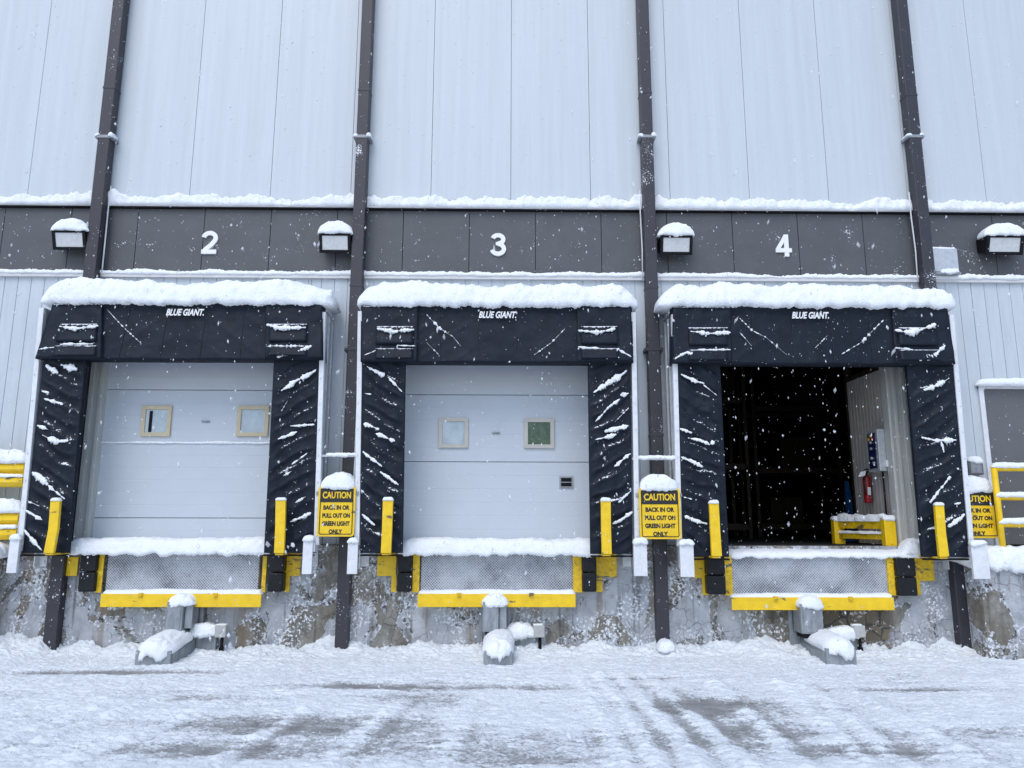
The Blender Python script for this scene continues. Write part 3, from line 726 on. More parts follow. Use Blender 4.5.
shel = {
 2: dict(cx=-3.66, hood=((53, 323, 305), (35, 322.5, 359)), cap=(43, 336),
   left=((43.5, 86, 357), (23, 68, 553)), right=((274, 319, 360), (264, 314, 553)),
   wing=(102, 101, 266, 265),
   posts=[((36.5, 358), (21, 545)), ((321, 362), (316.5, 545))], feet=[(7, 21, 538, 573), (302, 313.5, 539, 574)],
   logo=(185.5, 312.5), crop=(0, 260),
   sl=[([(130, 298), (165, 322)], .030), ([(172, 298), (220, 312)], .034), ([(118, 372), (140, 378)], .013), ([(125, 394), (180, 410)], .020), ([(105, 470), (137, 481)], .020), ([(120, 497), (160, 515), (195, 512)], .026), ([(92, 602), (130, 635), (185, 680)], .028), ([(80, 688), (112, 700)], .018), ([(72, 712), (120, 740)], .020), ([(70, 766), (95, 800), (120, 826)], .022)],
   sr=[([(900, 312), (850, 340), (798, 372)], .026), ([(818, 400), (800, 430)], .006), ([(825, 472), (895, 468)], .018), ([(845, 488), (790, 510)], .020), ([(875, 547), (830, 582)], .018), ([(830, 600), (805, 615)], .013), ([(870, 672), (840, 690)], .014), ([(885, 718), (825, 745)], .020), ([(838, 808), (815, 818)], .012)],
   sh=[([(168, 188), (215, 196), (280, 188)], .034), ([(170, 240), (265, 238)], .022), ([(108, 254), (155, 248)], .018), ([(305, 142), (350, 190), (400, 236)], .009), ([(757, 184), (800, 194), (870, 192)], .036), ([(755, 245), (865, 245)], .015), ([(887, 244), (840, 264), (787, 275)], .030)]),
 3: dict(cx=0, hood=((361, 632, 307), (360.5, 633.5, 362)), cap=(359, 637),
   left=((363, 405.5, 360), (360.5, 402.5, 553)), right=((588, 630, 362), (590.5, 632.5, 554)),
   wing=(418, 417, 577, 577.5),
   posts=[((358.5, 361), (357, 545)), ((634.5, 362), (637, 545))], feet=[(347, 358.5, 541, 574), (634, 646.5, 542, 576)],
   logo=(497.5, 315), crop=(330, 260),
   sl=[([(105, 302), (155, 330)], .028), ([(165, 332), (205, 375)], .018), ([(98, 380), (118, 382)], .013), ([(100, 425), (112, 432)], .009), ([(95, 466), (140, 482)], .026), ([(130, 494), (185, 515)], .024), ([(93, 544), (148, 588)], .022), ([(142, 602), (195, 640)], .022), ([(90, 655), (110, 675)], .007), ([(90, 722), (128, 755)], .020)],
   sr=[([(845, 315), (800, 345), (750, 378)], .026), ([(850, 380), (825, 385)], .018), ([(825, 394), (790, 420), (755, 460)], .016), ([(850, 420), (810, 460)], .006), ([(850, 472), (780, 488)], .024), ([(815, 495), (755, 512)], .020), ([(855, 550), (808, 588)], .024), ([(800, 602), (790, 608)], .010), ([(857, 655), (820, 690)], .018), ([(860, 715), (830, 738), (803, 750)], .026)],
   sh=[([(133, 195), (180, 204), (240, 198)], .036), ([(190, 243), (243, 245)], .024), ([(98, 270), (132, 256)], .018), ([(275, 155), (310, 192), (350, 218)], .014), ([(350, 218), (372, 245)], .005), ([(275, 235), (310, 270)], .005), ([(668, 195), (630, 235), (580, 270)], .009), ([(705, 200), (760, 206), (812, 196)], .030), ([(705, 247), (768, 252)], .020), ([(822, 250), (810, 270), (785, 280)], .022), ([(822, 255), (858, 275)], .018)]),
 4: dict(cx=3.70, hood=((672, 947, 308), (673, 955.5, 363.5)), cap=(661, 953),
   left=((677.5, 720, 362), (682, 729, 557)), right=((906.5, 953, 363), (923, 969, 557)),
   wing=(731, 731.5, 892, 896),
   posts=[((675.5, 364), (679.5, 546)), ((956, 364), (971, 548))], feet=[(680.5, 693, 543, 577), (973.5, 986, 543, 579)],
   logo=(810, 315.5), crop=(664, 260),
   sl=[([(48, 324), (90, 345), (115, 352)], .022), ([(112, 354), (150, 385)], .014), ([(45, 478), (80, 492)], .018), ([(68, 505), (100, 512), (130, 525)], .018), ([(128, 526), (150, 512)], .010), ([(48, 560), (80, 572), (112, 588)], .020), ([(55, 674), (80, 680)], .014), ([(58, 728), (90, 742), (124, 750)], .026)],
   sr=[([(812, 336), (780, 355), (738, 370)], .030), ([(732, 505), (775, 514), (832, 512)], .028), ([(788, 515), (796, 548)], .014), ([(815, 615), (795, 640), (755, 690)], .020), ([(830, 592), (845, 598)], .012), ([(825, 694), (845, 690)], .014), ([(856, 722), (835, 740), (808, 760)], .030)],
   sh=[([(75, 203), (130, 210), (190, 205)], .030), ([(95, 255), (190, 255)], .022), ([(30, 282), (65, 262), (120, 285)], .026), ([(215, 165), (250, 200), (290, 220)], .012), ([(290, 220), (350, 270)], .005), ([(215, 205), (250, 245)], .005), ([(625, 170), (590, 205), (560, 235)], .014), ([(560, 235), (505, 268)], .010), ([(465, 215), (430, 250)], .005), ([(654, 200), (700, 206), (740, 196), (775, 184)], .044), ([(658, 250), (710, 255)], .022), ([(800, 242), (770, 272), (725, 285)], .040)]),
}
def dock_shelter(n_):
    S = shel[n_]; c = S['cx']
    desc = {2: 'black fabric dock shelter round the closed door under wall number 2', 3: 'black fabric dock shelter round the closed middle door under wall number 3', 4: 'black fabric dock shelter round the open doorway under wall number 4'}[n_]
    t = thing('dock_shelter', desc, 'dock shelter', (c, 0, FLO), 'black fabric dock shelters')
    side_curtain(S['left'], 1*-1, t, n_*1.7, S['sl'], S['crop'])
    side_curtain(S['right'], 1, t, n_*2.9+1, S['sr'], S['crop'])
    # hood
    (u0, u1, vt), (u2, u3, vb) = S['hood']
    YB, YT = FY-.07, FY-.0
    a, b_, e, f = at(u2, vb-.5, YB), at(u3, vb+.5, YB), at(u0, vt-2, YT), at(u1, vt-2, YT)
    c4 = [(a.x, a.z), (b_.x, b_.z), (e.x, e.z), (f.x, f.z)]
    def yh(x, z, s, tt):
        sag = .014*math.sin(x*6+n_)*(1-tt)
        fold = .008*(1-abs(math.sin(((z-3.5)+abs(x-c)*.75-.1)*9)))**3*min(1, abs(x-c)*1.5)
        return YB+(YT-YB)*tt-(sag+fold+.008*fbm(x*3, z*4, n_, 4))*min(1, min(s, 1-s)*10)*min(1, (1-tt)*6)
    hood = slab('hood', c4, yh, FY+.14, m_black, t, 150, 34)
    zt_ = (e.z+f.z)/2
    # top board of the hood back to the wall
    b = MB(); b.box(min(a.x, e.x)+.03 if n_ != 2 else e.x, max(b_.x, f.x)-.02 if n_ != 4 else f.x, FY+.13, -.005, zt_-.06, zt_-.01, .004); b.build('top_board', m_white, t)
    # vertical seams of the header cloth
    for k in (.29, .43, .57, .71):
        b = MB()
        for j in range(12):
            x0_, z0_ = bil(c4, k, j/12*.98+.01); x1_, z1_ = bil(c4, k, (j+1)/12*.98+.01)
            ya, yb = yh(x0_, z0_, k, j/12)-.004, yh(x1_, z1_, k, (j+1)/12)-.004
            b.tube([(x0_, ya, z0_), (x1_, yb, z1_)], .0035, 5, cap=False)
        bmesh.ops.remove_doubles(b.bm, verts=b.bm.verts, dist=.0012)
        b.build('seam', m_black2, hood)
    # corner flaps with pockets
    wl0, wl1, wr0, wr1 = S['wing']
    for (ua, ub, uc, ud) in ((u0+1, wl0, u2+.5, wl1), (wr0, u1-1, wr1, u3-.5)):
        A, B, Cc, D = at(uc, vb-1, YB-.04), at(ud, vb-1, YB-.04), at(ua, vt-1, YT-.04), at(ub, vt-1, YT-.04)
        q4 = [(A.x, A.z), (B.x, B.z), (Cc.x, Cc.z), (D.x, D.z)]
        def yw(x, z, s, tt, q4=q4): return YB-.044+(YT-YB)*tt-.012*fbm(x*5, z*5, n_+3, 4)-.006*math.sin(tt*9)
        fl = slab('corner_flap', q4, yw, YB+.03, m_black, t, 30, 28)
        for (t0, t1) in ((.30, .62), (.04, .22)):
            P4 = []
            so_, si_ = (.26, .93) if ua < (wl0+1) else (.07, .74)
            P4 = [bil(q4, so_, t0), bil(q4, si_, t0), bil(q4, so_, t1), bil(q4, si_, t1)]
            def yp(x, z, s, tt, t0=t0, t1=t1):
                g_ = t0+(t1-t0)*tt; return YB-.044+(YT-YB)*g_-.014-.02*(1-tt)-.006*fbm(x*8, z*8, 2, 3)
            slab('pocket', P4, yp, YB-.01, m_black, fl, 12, 8)
    for pts, wd in S['sh']:
        patch('snow_patch', [(S['crop'][0]+x/2.844, S['crop'][1]+y/2.844) for x, y in pts], wd*.8, FY-.115 if (pts[0][1] > 160 and wd > .012) else FY-.075, hood, thick=.7)
    # lettering on the hood
    lu, lv = S['logo']; p = at(lu, lv, FY-.055)
    text('BLUE GIANT.', p.x, FY-.062, p.z, .082, m_num, hood, 'lettering', .006, bold=.03, shear=.28, width=.44, label='white slanted lettering')
    # frame posts, side panels, feet, brackets
    for k, ((pu0, pv0), (pu1, pv1)) in enumerate(S['posts']):
        s = -1 if k == 0 else 1
        A, B = at(pu0, pv0, FY), at(pu1, pv1, FY)
        b = MB(); b.prism([(B.x-.028, B.z), (B.x+.028, B.z), (A.x+.028, A.z+.6), (A.x-.028, A.z+.6)], FY-.02, FY+.05, .004)
        for j in range(7):
            f_ = j/7+.05; x_ = B.x+(A.x-B.x)*f_; z_ = B.z+(A.z-B.z)*f_; b.tube([(x_, FY-.018, z_), (x_, FY-.03, z_)], .008, 6)
        po = b.build('frame_post', m_white, t)
        b = MB(); b.box(A.x+s*.008-.006, A.x+s*.008+.006, FY+.05, -.004, B.z+.1, A.z+.62, 0)
        for yb in (FY+.2, -.12): b.box(A.x+s*.02-.012, A.x+s*.02+.012, yb, yb+.04, B.z+.12, A.z+.6, .003)
        b.build('side_panel', m_galv, t)
        fu0, fu1, fv0, fv1 = S['feet'][k]
        p, q = at(fu0, fv1, FY-.08), at(fu1, fv0, FY-.08)
        b = MB(); b.box(p.x, q.x, FY-.10, FY-.06, p.z, q.z, .006); b.box(min(p.x+.02, B.x), max(q.x-.02, B.x), FY-.065, FY+.03, q.z-.14, q.z-.04, .004); b.build('foot_plate', m_white, t)
        snow('snow_cap', p.x-.01, q.x+.01, FY-.04, FY-.12, q.z-.01, .05, t, res=.01, amp=1.5)
        # bracket on the concrete
        xb = A.x-s*.08; zb = B.z-.26
        b = MB(); b.box(xb-.05, xb+.05, -.075, -.05, zb, zb+.32, .004); b.box(xb-.05, xb-.04, -.16, -.07, zb, zb+.32)
        for zz_ in (zb+.06, zb+.15, zb+.25): b.tube([(xb+.02, -.07, zz_), (xb+.02, -.095, zz_)], .012, 6)
        b.build('wall_bracket', m_white, t)
        b = MB(); b.box(xb-.02, xb+.02, FY+.02, -.06, zb+.20, zb+.25, .004); b.build('support_arm', m_galvd, t)
    # hem bars under the curtains
    for key in ('left', 'right'):
        (_, _, _), (x0_, x1_, vb_) = S[key]; p, q = at(x0_, vb_+1, FY+.05), at(x1_, vb_+1, FY+.05)
        b = MB(); b.box(p.x, q.x, FY+.02, FY+.08, p.z-.022, p.z-.003, .003); b.build('hem_bar', m_dark, t)
    # the big cap of snow
    x0_, x1_ = at(S['cap'][0]-3, 300, FY).x, at(S['cap'][1], 300, FY+.06).x
    snow('snow_cap', x0_, x1_, .0, FY-.10, zt_-.004, .285, t, res=.016, droop=.045, ends=.6, flat=.55, amp=1.0)
    return t
for n_ in (2, 3, 4): dock_shelter(n_)

# horizontal braces between shelters
for (u0, u1, v, l_) in ((326, 357, 456, 'left thin snowy brace bar, between the left and middle shelters'), (636, 679, 459, 'right thin snowy brace bar, between the middle and right shelters')):
    p, q = at(u0, v, FY+.03), at(u1, v, FY+.03)
    t = thing('brace_bar', l_, 'brace', ((p.x+q.x)/2, FY, p.z)); b = MB(); b.box(p.x-.05, q.x+.05, FY+.0, FY+.045, p.z-.012, p.z+.012, .003); b.build('bar', m_galv, t)
    snow('snow_cap', p.x, q.x, FY+.05, FY-.005, p.z+.010, .028, t, res=.01, amp=1.6)

# ------------------------------------------------------------------ dock levellers, bumpers, guides, restraints
lev = {2: dict(plate=(105, 260, 552.5, 592), bar=(100, 261.5, 594, 607), strips=[(94.5, 105), (261, 267.5)], bumps=[(77, 97, 552, 592), (267, 284, 553, 592)], plates=[(64, 78.5, 557, 576, None), (284, 301, 553.5, 576, (284, 290))], sill=(68.5, 273.5, 533, 552), bolts=(141, 215.5),
   guides=[[(52.7, 62, 500.5), (50.5, 59.8, 529), (45.7, 55.5, 553)], [(276.7, 286.6, 500), (276.2, 286, 528), (275, 285, 553)]]),
 3: dict(plate=(420.7, 572.6, 552.5, 592), bar=(417.5, 575.5, 594, 607), strips=[(412.2, 420), (573.2, 582)], bumps=[(396.8, 412, 553, 592), (582.5, 596, 553, 592)], plates=[(376.8, 396.6, 553.5, 576, (391, 396.6)), (596.5, 616.6, 553.5, 577, (596.5, 602.5))], sill=(398, 601, 536, 553), bolts=(459, 531.5),
   guides=[[(383.4, 393.6, 500), (382.5, 392.6, 528), (381.3, 391.5, 553)], [(600.4, 610.2, 500.5), (600.8, 610.6, 528), (601.5, 611.3, 554)]]),
 4: dict(plate=(731.5, 889, 556, 595), bar=(732, 893.5, 597.5, 610), strips=[(725, 731.3), (889.5, 899)], bumps=[(708.5, 724.8, 556, 594.5), (899, 915, 558, 596)], plates=[(693, 708, 556.5, 578, (702.7, 708.2)), (915, 933, 558, 581, (915, 920))], sill=(724, 930, 546, 556), bolts=(775, 850),
   guides=[[(708.3, 717.8, 503), (709.5, 719.2, 530), (710.8, 721, 556)], [(933, 941.8, 505), (935, 944, 533), (937.5, 947.2, 556.7)]])}
BY = -.15
for n_, S in lev.items():
    c = docks[n_]; opn = 'open doorway' if n_ == 4 else 'closed door'
    t = thing('dock_leveller', 'tread plate dock leveller with yellow bar below wall number %d, under the %s' % (n_, opn), 'dock leveller', (c, -.1, .4), 'dock levellers under the doors')
    u0, u1, v0, v1 = S['plate']; p, q = at(u0, v1, BY), at(u1, v0, BY)
    b = MB(); b.box(p.x, q.x, BY, -.055, p.z, q.z, .004); b.build('lip_plate', m_tread, t)
    b = MB(); b.box(p.x-.05, q.x+.05, BY+.03, .35, q.z-.0, q.z+.03, .003); b.tube([(p.x, BY+.02, q.z+.012), (q.x, BY+.02, q.z+.012)], .016, 8); b.build('deck_edge', m_galvd, t)
    u0, u1, v0, v1 = S['bar']; p2, q2 = at(u0, v1, BY-.10), at(u1, v0, BY-.10)
    b = MB(); b.box(p2.x, q2.x, BY-.105, BY-.095, p2.z, q2.z, .003); b.box(p2.x+.01, q2.x-.01, BY-.096, -.052, q2.z-.012, q2.z-.002, .002); b.build('yellow_bar', m_yel, t)
    for u in S['bolts']:
        xb = at(u, 595, BY-.1).x; b = MB(); b.box(xb-.025, xb+.025, BY-.118, BY-.10, q2.z-.04, q2.z+.012, .004); b.tube([(xb, BY-.11, q2.z-.02), (xb, BY-.13, q2.z-.02)], .014, 6); b.build('bolt_lug', m_yeld, t)
    snow('snow_line', p2.x, q2.x, -.06, BY-.10, q2.z-.004, .045, t, res=.012, amp=1.3, droop=.02)
    for k, (a0, a1) in enumerate(S['strips']):
        A, B = at(a0, S['plate'][3]+.5, BY-.02), at(a1, S['plate'][2]-.5, BY-.02)
        b = MB(); b.box(A.x, B.x, BY-.025, BY-.012, A.z, B.z, .003); b.box(A.x, A.x+.012, BY-.014, -.052, A.z, B.z)
        for j in range(4): b.tube([((A.x+B.x)/2, BY-.024, A.z+(B.z-A.z)*(.1+.25*j)), ((A.x+B.x)/2, BY-.034, A.z+(B.z-A.z)*(.1+.25*j))], .010, 6)
        b.build('side_strip', m_yeld, t)
    # snow on the sill: a body of its own lying on the dock edge
    u0, u1, v0, v1 = S['sill']; A, B = at(u0, v1, BY), at(u1, v0, BY)
    if n_ != 4:
        snow('sill_snow', A.x, B.x, .06, BY-.16, A.z-.0, .165, t, res=.016, droop=.04, ends=.5, amp=.8)
    else:
        snow('sill_snow', A.x, B.x, .9, BY-.06, A.z+.0, .085, t, res=.018, droop=.03, ends=.8, amp=.9)
        snow('sill_snow', at(899, 550, -.1).x, at(930, 550, -.1).x, .02, BY-.07, A.z+.02, .20, t, res=.014, droop=.03, ends=.5, amp=1.2)
    # bumpers
    for k, (a0, a1, v0, v1) in enumerate(S['bumps']):
        YF = -.24; A, B = at(a0, v1, YF), at(a1, v0, YF); sd_ = 'left' if k == 0 else 'right'
        tb = thing('dock_bumper', 'black rubber bumper on yellow plate, %s of the leveller below wall number %d' % (sd_, n_), 'bumper', ((A.x+B.x)/2, -.05, A.z), 'rubber dock bumpers')
        zm = (A.z+B.z)/2
        for z0, z1 in ((A.z, zm-.004), (zm+.004, B.z)):
            b = MB(); m3 = (B.x-A.x)/2; b.box(A.x, B.x, YF, -.09, z0, z1, .018); b.build('rubber_block', m_rubber, tb)
        a0, a1, v0, v1, st_ = S['plates'][k]; YP = -.10
        C, D = at(a0, v1, YP), at(a1, v0, YP)
        b = MB(); b.box(C.x, D.x, YP, YP+.012, C.z, D.z, .003)
        if st_: E_, F_ = at(st_[0], S['plate'][3], YP), at(st_[1], v1, YP); b.box(E_.x, F_.x, YP, YP+.012, E_.z, F_.z+.002, .003)
        b.box(A.x+.01, B.x-.01, YP+.012, -.051, A.z+.02, B.z-.02); b.box(C.x+.03, D.x-.03, YP+.012, -.051, C.z+.03, D.z-.02)
        for bz in (C.z+.04, D.z-.05): b.tube([(C.x+.05, YP-.002, bz), (C.x+.05, YP-.014, bz)], .010, 6)
        b.build('mounting_plate', m_yeld if k else m_yel, tb)
    # yellow guide posts in front of the curtains
    for k, G in enumerate(S['guides']):
        Yg = FY-.12; sd_ = 'left' if k == 0 else 'right'
        pts = [(at(a, v, Yg), at(b2, v, Yg)) for a, b2, v in G]
        tg = thing('guide_post', 'bent yellow steel guide at the %s curtain of the dock under number %d' % (sd_, n_), 'guide post', (pts[2][0].x, Yg, pts[2][0].z), 'yellow guides in front of the curtains')
        poly = [(p_[0].x, p_[0].z) for p_ in pts]+[(p_[1].x, p_[1].z) for p_ in pts[::-1]]
        b = MB(); b.prism(poly, Yg-.045, Yg+.0, .006); b.build('post', m_yel, tg)
        b = MB(); b.box(pts[2][0].x+.01, pts[2][1].x-.01, Yg-.03, -.06, pts[2][0].z-.022, pts[2][0].z-.002, .003); b.build('foot', m_yeld, tg)
        snow('snow_cap', pts[0][0].x-.006, pts[0][1].x+.006, Yg+.01, Yg-.055, pts[0][0].z-.004, .035, tg, res=.008, droop=.01)

# vehicle restraints
RST = {2: (178, 605, 632), 3: (495.5, 605, 632), 4: (815, 607, 634)}
for n_, (u, v0, v1) in RST.items():
    Yf = -.36; p = at(u-1, v1, Yf); ztop = Z(u, v0-3, Yf); x = p.x; z = p.z; bdx, wl = {2: (-.06, .185), 3: (.045, .15), 4: (.11, .16)}[n_]
    t = thing('vehicle_restraint', 'snow-capped galvanised trailer hook unit under the leveller below wall number %d' % n_, 'vehicle restraint', (x, -.05, GZ), 'galvanised trailer hook units')
    wx = .135
    b = MB(); b.box(x-wx, x+wx-.09, Yf, -.12, z, ztop, .008); b.box(x+wx-.085, x+wx, Yf+.05, -.12, z+.03, ztop, .008)
    b.box(x-wx+.02, x+wx-.11, Yf-.006, Yf+.01, z+.02, ztop-.03, .003)
    b.build('hook_housing', m_galvd, t)
    b = MB(); b.box(x-wx+.03, x+wx-.05, Yf+.02, -.13, z-.05, z-.002, .003); b.build('hook', m_dark, t)
    snow('snow_cap', x-wx-.015, x+wx+.02, -.10, Yf-.02, ztop-.03, .125, t, res=.011, droop=.05, ends=.7)
    b = MB()
    for s in (-1, 1): b.box(x+s*.16-.02, x+s*.16+.02, -.11, -.052, GZ, ztop-.05, .004)
    b.box(x-.16, x+.16, -.10, -.056, GZ, ztop-.1); b.build('guide_track', m_galvd, t)
    # sloping base
    x += bdx; yb, yf = -.11, -.78; zb, zf = z-.06, (GZ+.17 if n_ != 4 else GZ+.20)
    b = MB(); b.prismx([(yb, GZ-.02), (yf, GZ-.02), (yf, zf), (-.40, zb-.04), (yb, zb)], x-wl, x+wl, .006)
    b.prismx([(yb, GZ-.01), (yf+.05, GZ-.01), (yf+.05, zf-.03), (-.40, zb-.08), (yb, zb-.02)], x-wl-.008, x+wl+.008, .004); b.build('sloping_base', m_galvd, t)
    snow('snow_cap', x-wl-.02, x+wl+.02, -.13, yf-.05, zb-.02, .13, t, slope=zf-zb+.0, res=.012, droop=.12 if n_ == 2 else .08, ends=.8, amp=1.1)
    x -= bdx; xa = x+bdx+wl+.01; xb = at(u+38, 640, -.1).x
    b = MB(); b.prism([(xa, GZ), (xb+.02, GZ), (xb+.02, z-.03), (xb-.06, z-.02), (xa+.1, zb-.02), (xa, z+.02)], -.16, -.056, .004); b.build('side_cover', m_galvd, t)
    snow('snow_cap', xa-.10, xb+.05, -.06, -.24, z-.06, .13, t, slope=0, res=.012, droop=.05, ends=.7, amp=1.6)
    jx = at(u+43.5, 630, -.2).x; jz = Z(u+43, 637, -.2)
    b = MB(); b.box(jx-.062, jx+.062, -.24, -.15, jz, jz+.13, .008); b.box(jx-.01, jx+.01, -.245, -.238, jz+.055, jz+.075, .002); b.build('junction_box', m_jbox, t)
    b = MB(); b.tube([(jx+.01, -.19, jz), (jx+.012, -.19, GZ)], .018, 8); b.box(jx-.01, jx+.03, -.22, -.16, jz-.16, jz-.11, .004); b.build('conduit', m_dark, t)
    snow('snow_cap', jx-.07, jx+.05, -.13, -.22, jz+.125, .018, t, res=.01, amp=1.3)

# ------------------------------------------------------------------ caution signs
def sign(u0, u1, v0, v1, Y, label):
    p, q = at(u0, v1, Y), at(u1, v0, Y); x0, x1, z0, z1 = p.x, q.x, p.z, q.z; w_ = x1-x0; h_ = z1-z0; cx = (x0+x1)/2
    t = thing('caution_sign', label, 'sign', (cx, Y+.1, z0), 'yellow and black caution signs')
    def rr(a, b_, c, d, r):
        o_ = []
        for (ox, oz, s) in ((b_-r, d-r, 0), (a+r, d-r, 90), (a+r, c+r, 180), (b_-r, c+r, 270)):
            for k in range(5): an = math.radians(s+k*22.5); o_.append((ox+r*math.cos(an), oz+r*math.sin(an)))
        return o_
    b = MB(); b.prism(rr(x0, x1, z0, z1, .035), Y-.004, Y+.004); b.build('face_plate', m_yel, t)
    b = MB(); zs = z1-.05-h_*.235
    i0, i1, j0, j1 = x0+.022, x1-.022, z0+.022, z1-.022
    b.prism(rr(i0, i1, zs, j1, .02), Y-.0075, Y-.0045)
    e = .009
    b.box(i0, i0+e, Y-.0075, Y-.0045, j0+.02, zs+.02); b.box(i1-e, i1, Y-.0075, Y-.0045, j0+.02, zs+.02); b.box(i0+.02, i1-.02, Y-.0075, Y-.0045, j0, j0+e)
    for sx_, cxx in ((1, i0+.02), (-1, i1-.02)):
        pts = []
        for k in range(5): an = math.radians(180+k*22.5) if sx_ == 1 else math.radians(360-k*22.5); pts.append((cxx+.02*math.cos(an), j0+.02+.02*math.sin(an)))
        pts2 = [(cxx+(a_-cxx)*(.011/.02), j0+.02+(b_-j0-.02)*(.011/.02)) for a_, b_ in pts]
        b.prism(pts+pts2[::-1], Y-.0073, Y-.0046)
    b.build('black_border', m_ink, t)
    text('CAUTION', cx, Y-.0078, (zs+j1)/2, h_*.135, m_yel, t, 'heading', .002, bold=.03, width=w_*.76)
    zz_ = [zs-h_*(.105+.158*k) for k in range(4)]
    for k, (s_, wf) in enumerate((('BACK IN OR', .72), ('PULL OUT ON', .76), ('GREEN LIGHT', .76), ('ONLY', .37))):
        text(s_, cx, Y-.0048, zz_[k], h_*.092, m_ink, t, 'lettering', .002, bold=.05, width=w_*wf*.97)
    for bx in (x0+.02, x1-.02):
        for bz in (z0+.03, z1-.03): pass
    # light box behind
    b = MB(); b.box(cx-w_*.40, cx+w_*.40, Y+.02, Y+.22, z1-.26, z1-.015, .012); b.box(cx-.03, cx+.03, Y+.003, Y+.03, z0+.04, z1-.2); b.box(x0-.03, x1+.03, Y+.012, Y+.03, z1-.10, z1-.06, .003); b.build('light_box', m_galvd, t)
    snow('snow_cap', x0+.01, x1-.01, Y+.20, Y-.035, z1-.02, .185, t, res=.012, droop=.03, ends=.55, flat=.6, amp=.7)
sign(316.5, 356, 486, 536.5, FY-.05, 'caution sign with a tall snow cap between docks 2 and 3')
sign(640, 679.5, 488, 539, FY-.05, 'caution sign with a tall snow cap between docks 3 and 4')
sign(956.5, 994.5, 490, 538, -.28, 'caution sign half hidden behind the right curtain of dock 4')

# ------------------------------------------------------------------ left guard rail on its ledge
Yr = -.30; xe = at(27, 470, Yr).x
t = thing('guard_rail', 'snow-covered yellow corrugated guard rail at the left edge', 'guard rail', (xe-.5, Yr, 1.1))
def wbeam(x0, x1, zc, h, Y, nm, parent, m_):
    prof = [(0, -h/2), (-.02, -h/2+.01), (-.065, -h*.32), (-.065, -h*.18), (-.015, -h*.05), (-.015, h*.05), (-.065, h*.18), (-.065, h*.32), (-.02, h/2-.01), (0, h/2), (.012, h/2), (.012, -h/2)]
    b = MB(); b.prismx([(Y+a, zc+c_) for a, c_ in prof], x0, x1); return b.build(nm, m_, parent)
for v0, v1 in ((461, 487), (511, 540)):
    z1_, z0_ = Z(10, v0, Yr-.06), Z(10, v1, Yr-.06)
    r_ = wbeam(-9, xe, (z0_+z1_)/2, z1_-z0_, Yr, 'corrugated_rail', t, m_yel)
    snow('snow_cap', -9, xe+.03, Yr+.03, Yr-.09, z1_-.02, .17, r_, res=.016, droop=.015)
    snow('snow_line', -9, xe, Yr-.02, Yr-.075, (z0_+z1_)/2-.03, .035, r_, res=.014, droop=.012, amp=1.5)
for xq in (-7.6, -6.05): b = MB(); b.box(xq-.06, xq+.06, Yr+.015, Yr+.13, 1.0, Z(10, 458, Yr), .006); b.build('post', m_yeld, t)
snow('ledge_drift', -9, at(9, 560, -.3).x, -.0, -.52, 1.0, .16, None, res=.02, droop=.08, amp=1.2)
o = bpy.data.objects['ledge_drift']; tag(o, 'snow drift on the concrete ledge below the left guard rail', 'snow drift')
b = MB(); b.box(-9, at(-16, 600, -.3).x, -.45, -.051, GZ-.2, 1.02, .01); tag(b.build('concrete_ledge', m_conc), 'low concrete ledge at the left edge under the guard rail', 'ledge')

# ------------------------------------------------------------------ right platform and railing
Yp = -.46; xc = at(984, 610, Yp).x
b = MB(); b.box(xc, 9, Yp, -.051, GZ-.2, .98, .012); tag(b.build('concrete_platform', m_conc), 'rough concrete landing in front of the grey entry door', 'landing')
o = snow('snow_drift', xc-.16, 9, .0, Yp-.06, .95, .19, None, res=.018, droop=.10, amp=1.3, ends=.4); tag(o, 'thick snow on the concrete landing by the grey entry door', 'snow drift')
Yq = -.38
t = thing('railing', 'yellow tubular railing with snowy rails before the grey entry door', 'railing', (at(997, 548, Yq).x, Yq, 1.1))
xp = at(998, 505, Yq).x
zr = [Z(1010, v, Yq) for v in (468.5, 497.5, 524.5)]
for k, z_ in enumerate(zr):
    b = MB(); b.tube([(xp, Yq, z_), (9, Yq, z_)], .033, 12); r_ = b.build('rail', m_yel, t)
    snow('snow_cap', xp-.03, 9, Yq+.04, Yq-.04, z_+.012, .055, r_, res=.014, droop=.015, amp=1.1)
for xq in (xp, xp+1.5, xp+2.9):
    b = MB(); b.tube([(xq, Yq, zr[0]+.02), (xq, Yq, .95)], .034, 12); b.build('post', m_yel, t)
# little electrical box by the door
p, q = at(967, 475, -.05), at(980, 461, -.05)
t = thing('meter_box', 'small dark grey wall box with snow on top, just right of the last shelter', 'box', ((p.x+q.x)/2, 0, p.z))
b = MB(); b.box(p.x, q.x, -.10, -.002, p.z, q.z, .006); b.build('housing', m_ment, t)
b = MB(); b.box(p.x+.02, q.x-.02, -.108, -.1, p.z+.02, q.z-.02, .003); b.build('cover', m_galvd, t)
snow('snow_cap', p.x-.01, q.x+.01, 0, -.12, q.z-.003, .06, t, res=.01)

# ------------------------------------------------------------------ inside dock 4
XP = docks[4]+OW-.10
A = atx(853, 470, XP); Bn = .17
b = MB(); y = Bn; yend = A.y; ztop = atx(853, 380, XP).z
while y < yend: b.box(XP, XP+.05, y+.004, min(y+.09, yend)-.004, FLO, ztop, .008); y += .09
b.box(XP+.03, XP+.08, Bn, yend, FLO, ztop); b.build('ribbed_partition', m_part, WH)
b = MB(); b.box(XP+.0, XP+.09, yend+.002, yend+.06, FLO, ztop+.9); b.box(XP-.01, XP+.09, Bn, yend, ztop, ztop+.06); b.box(XP-.01, XP+.09, Bn, yend, ztop+.35, ztop+.42); b.build('partition_stud', m_rack, WH)
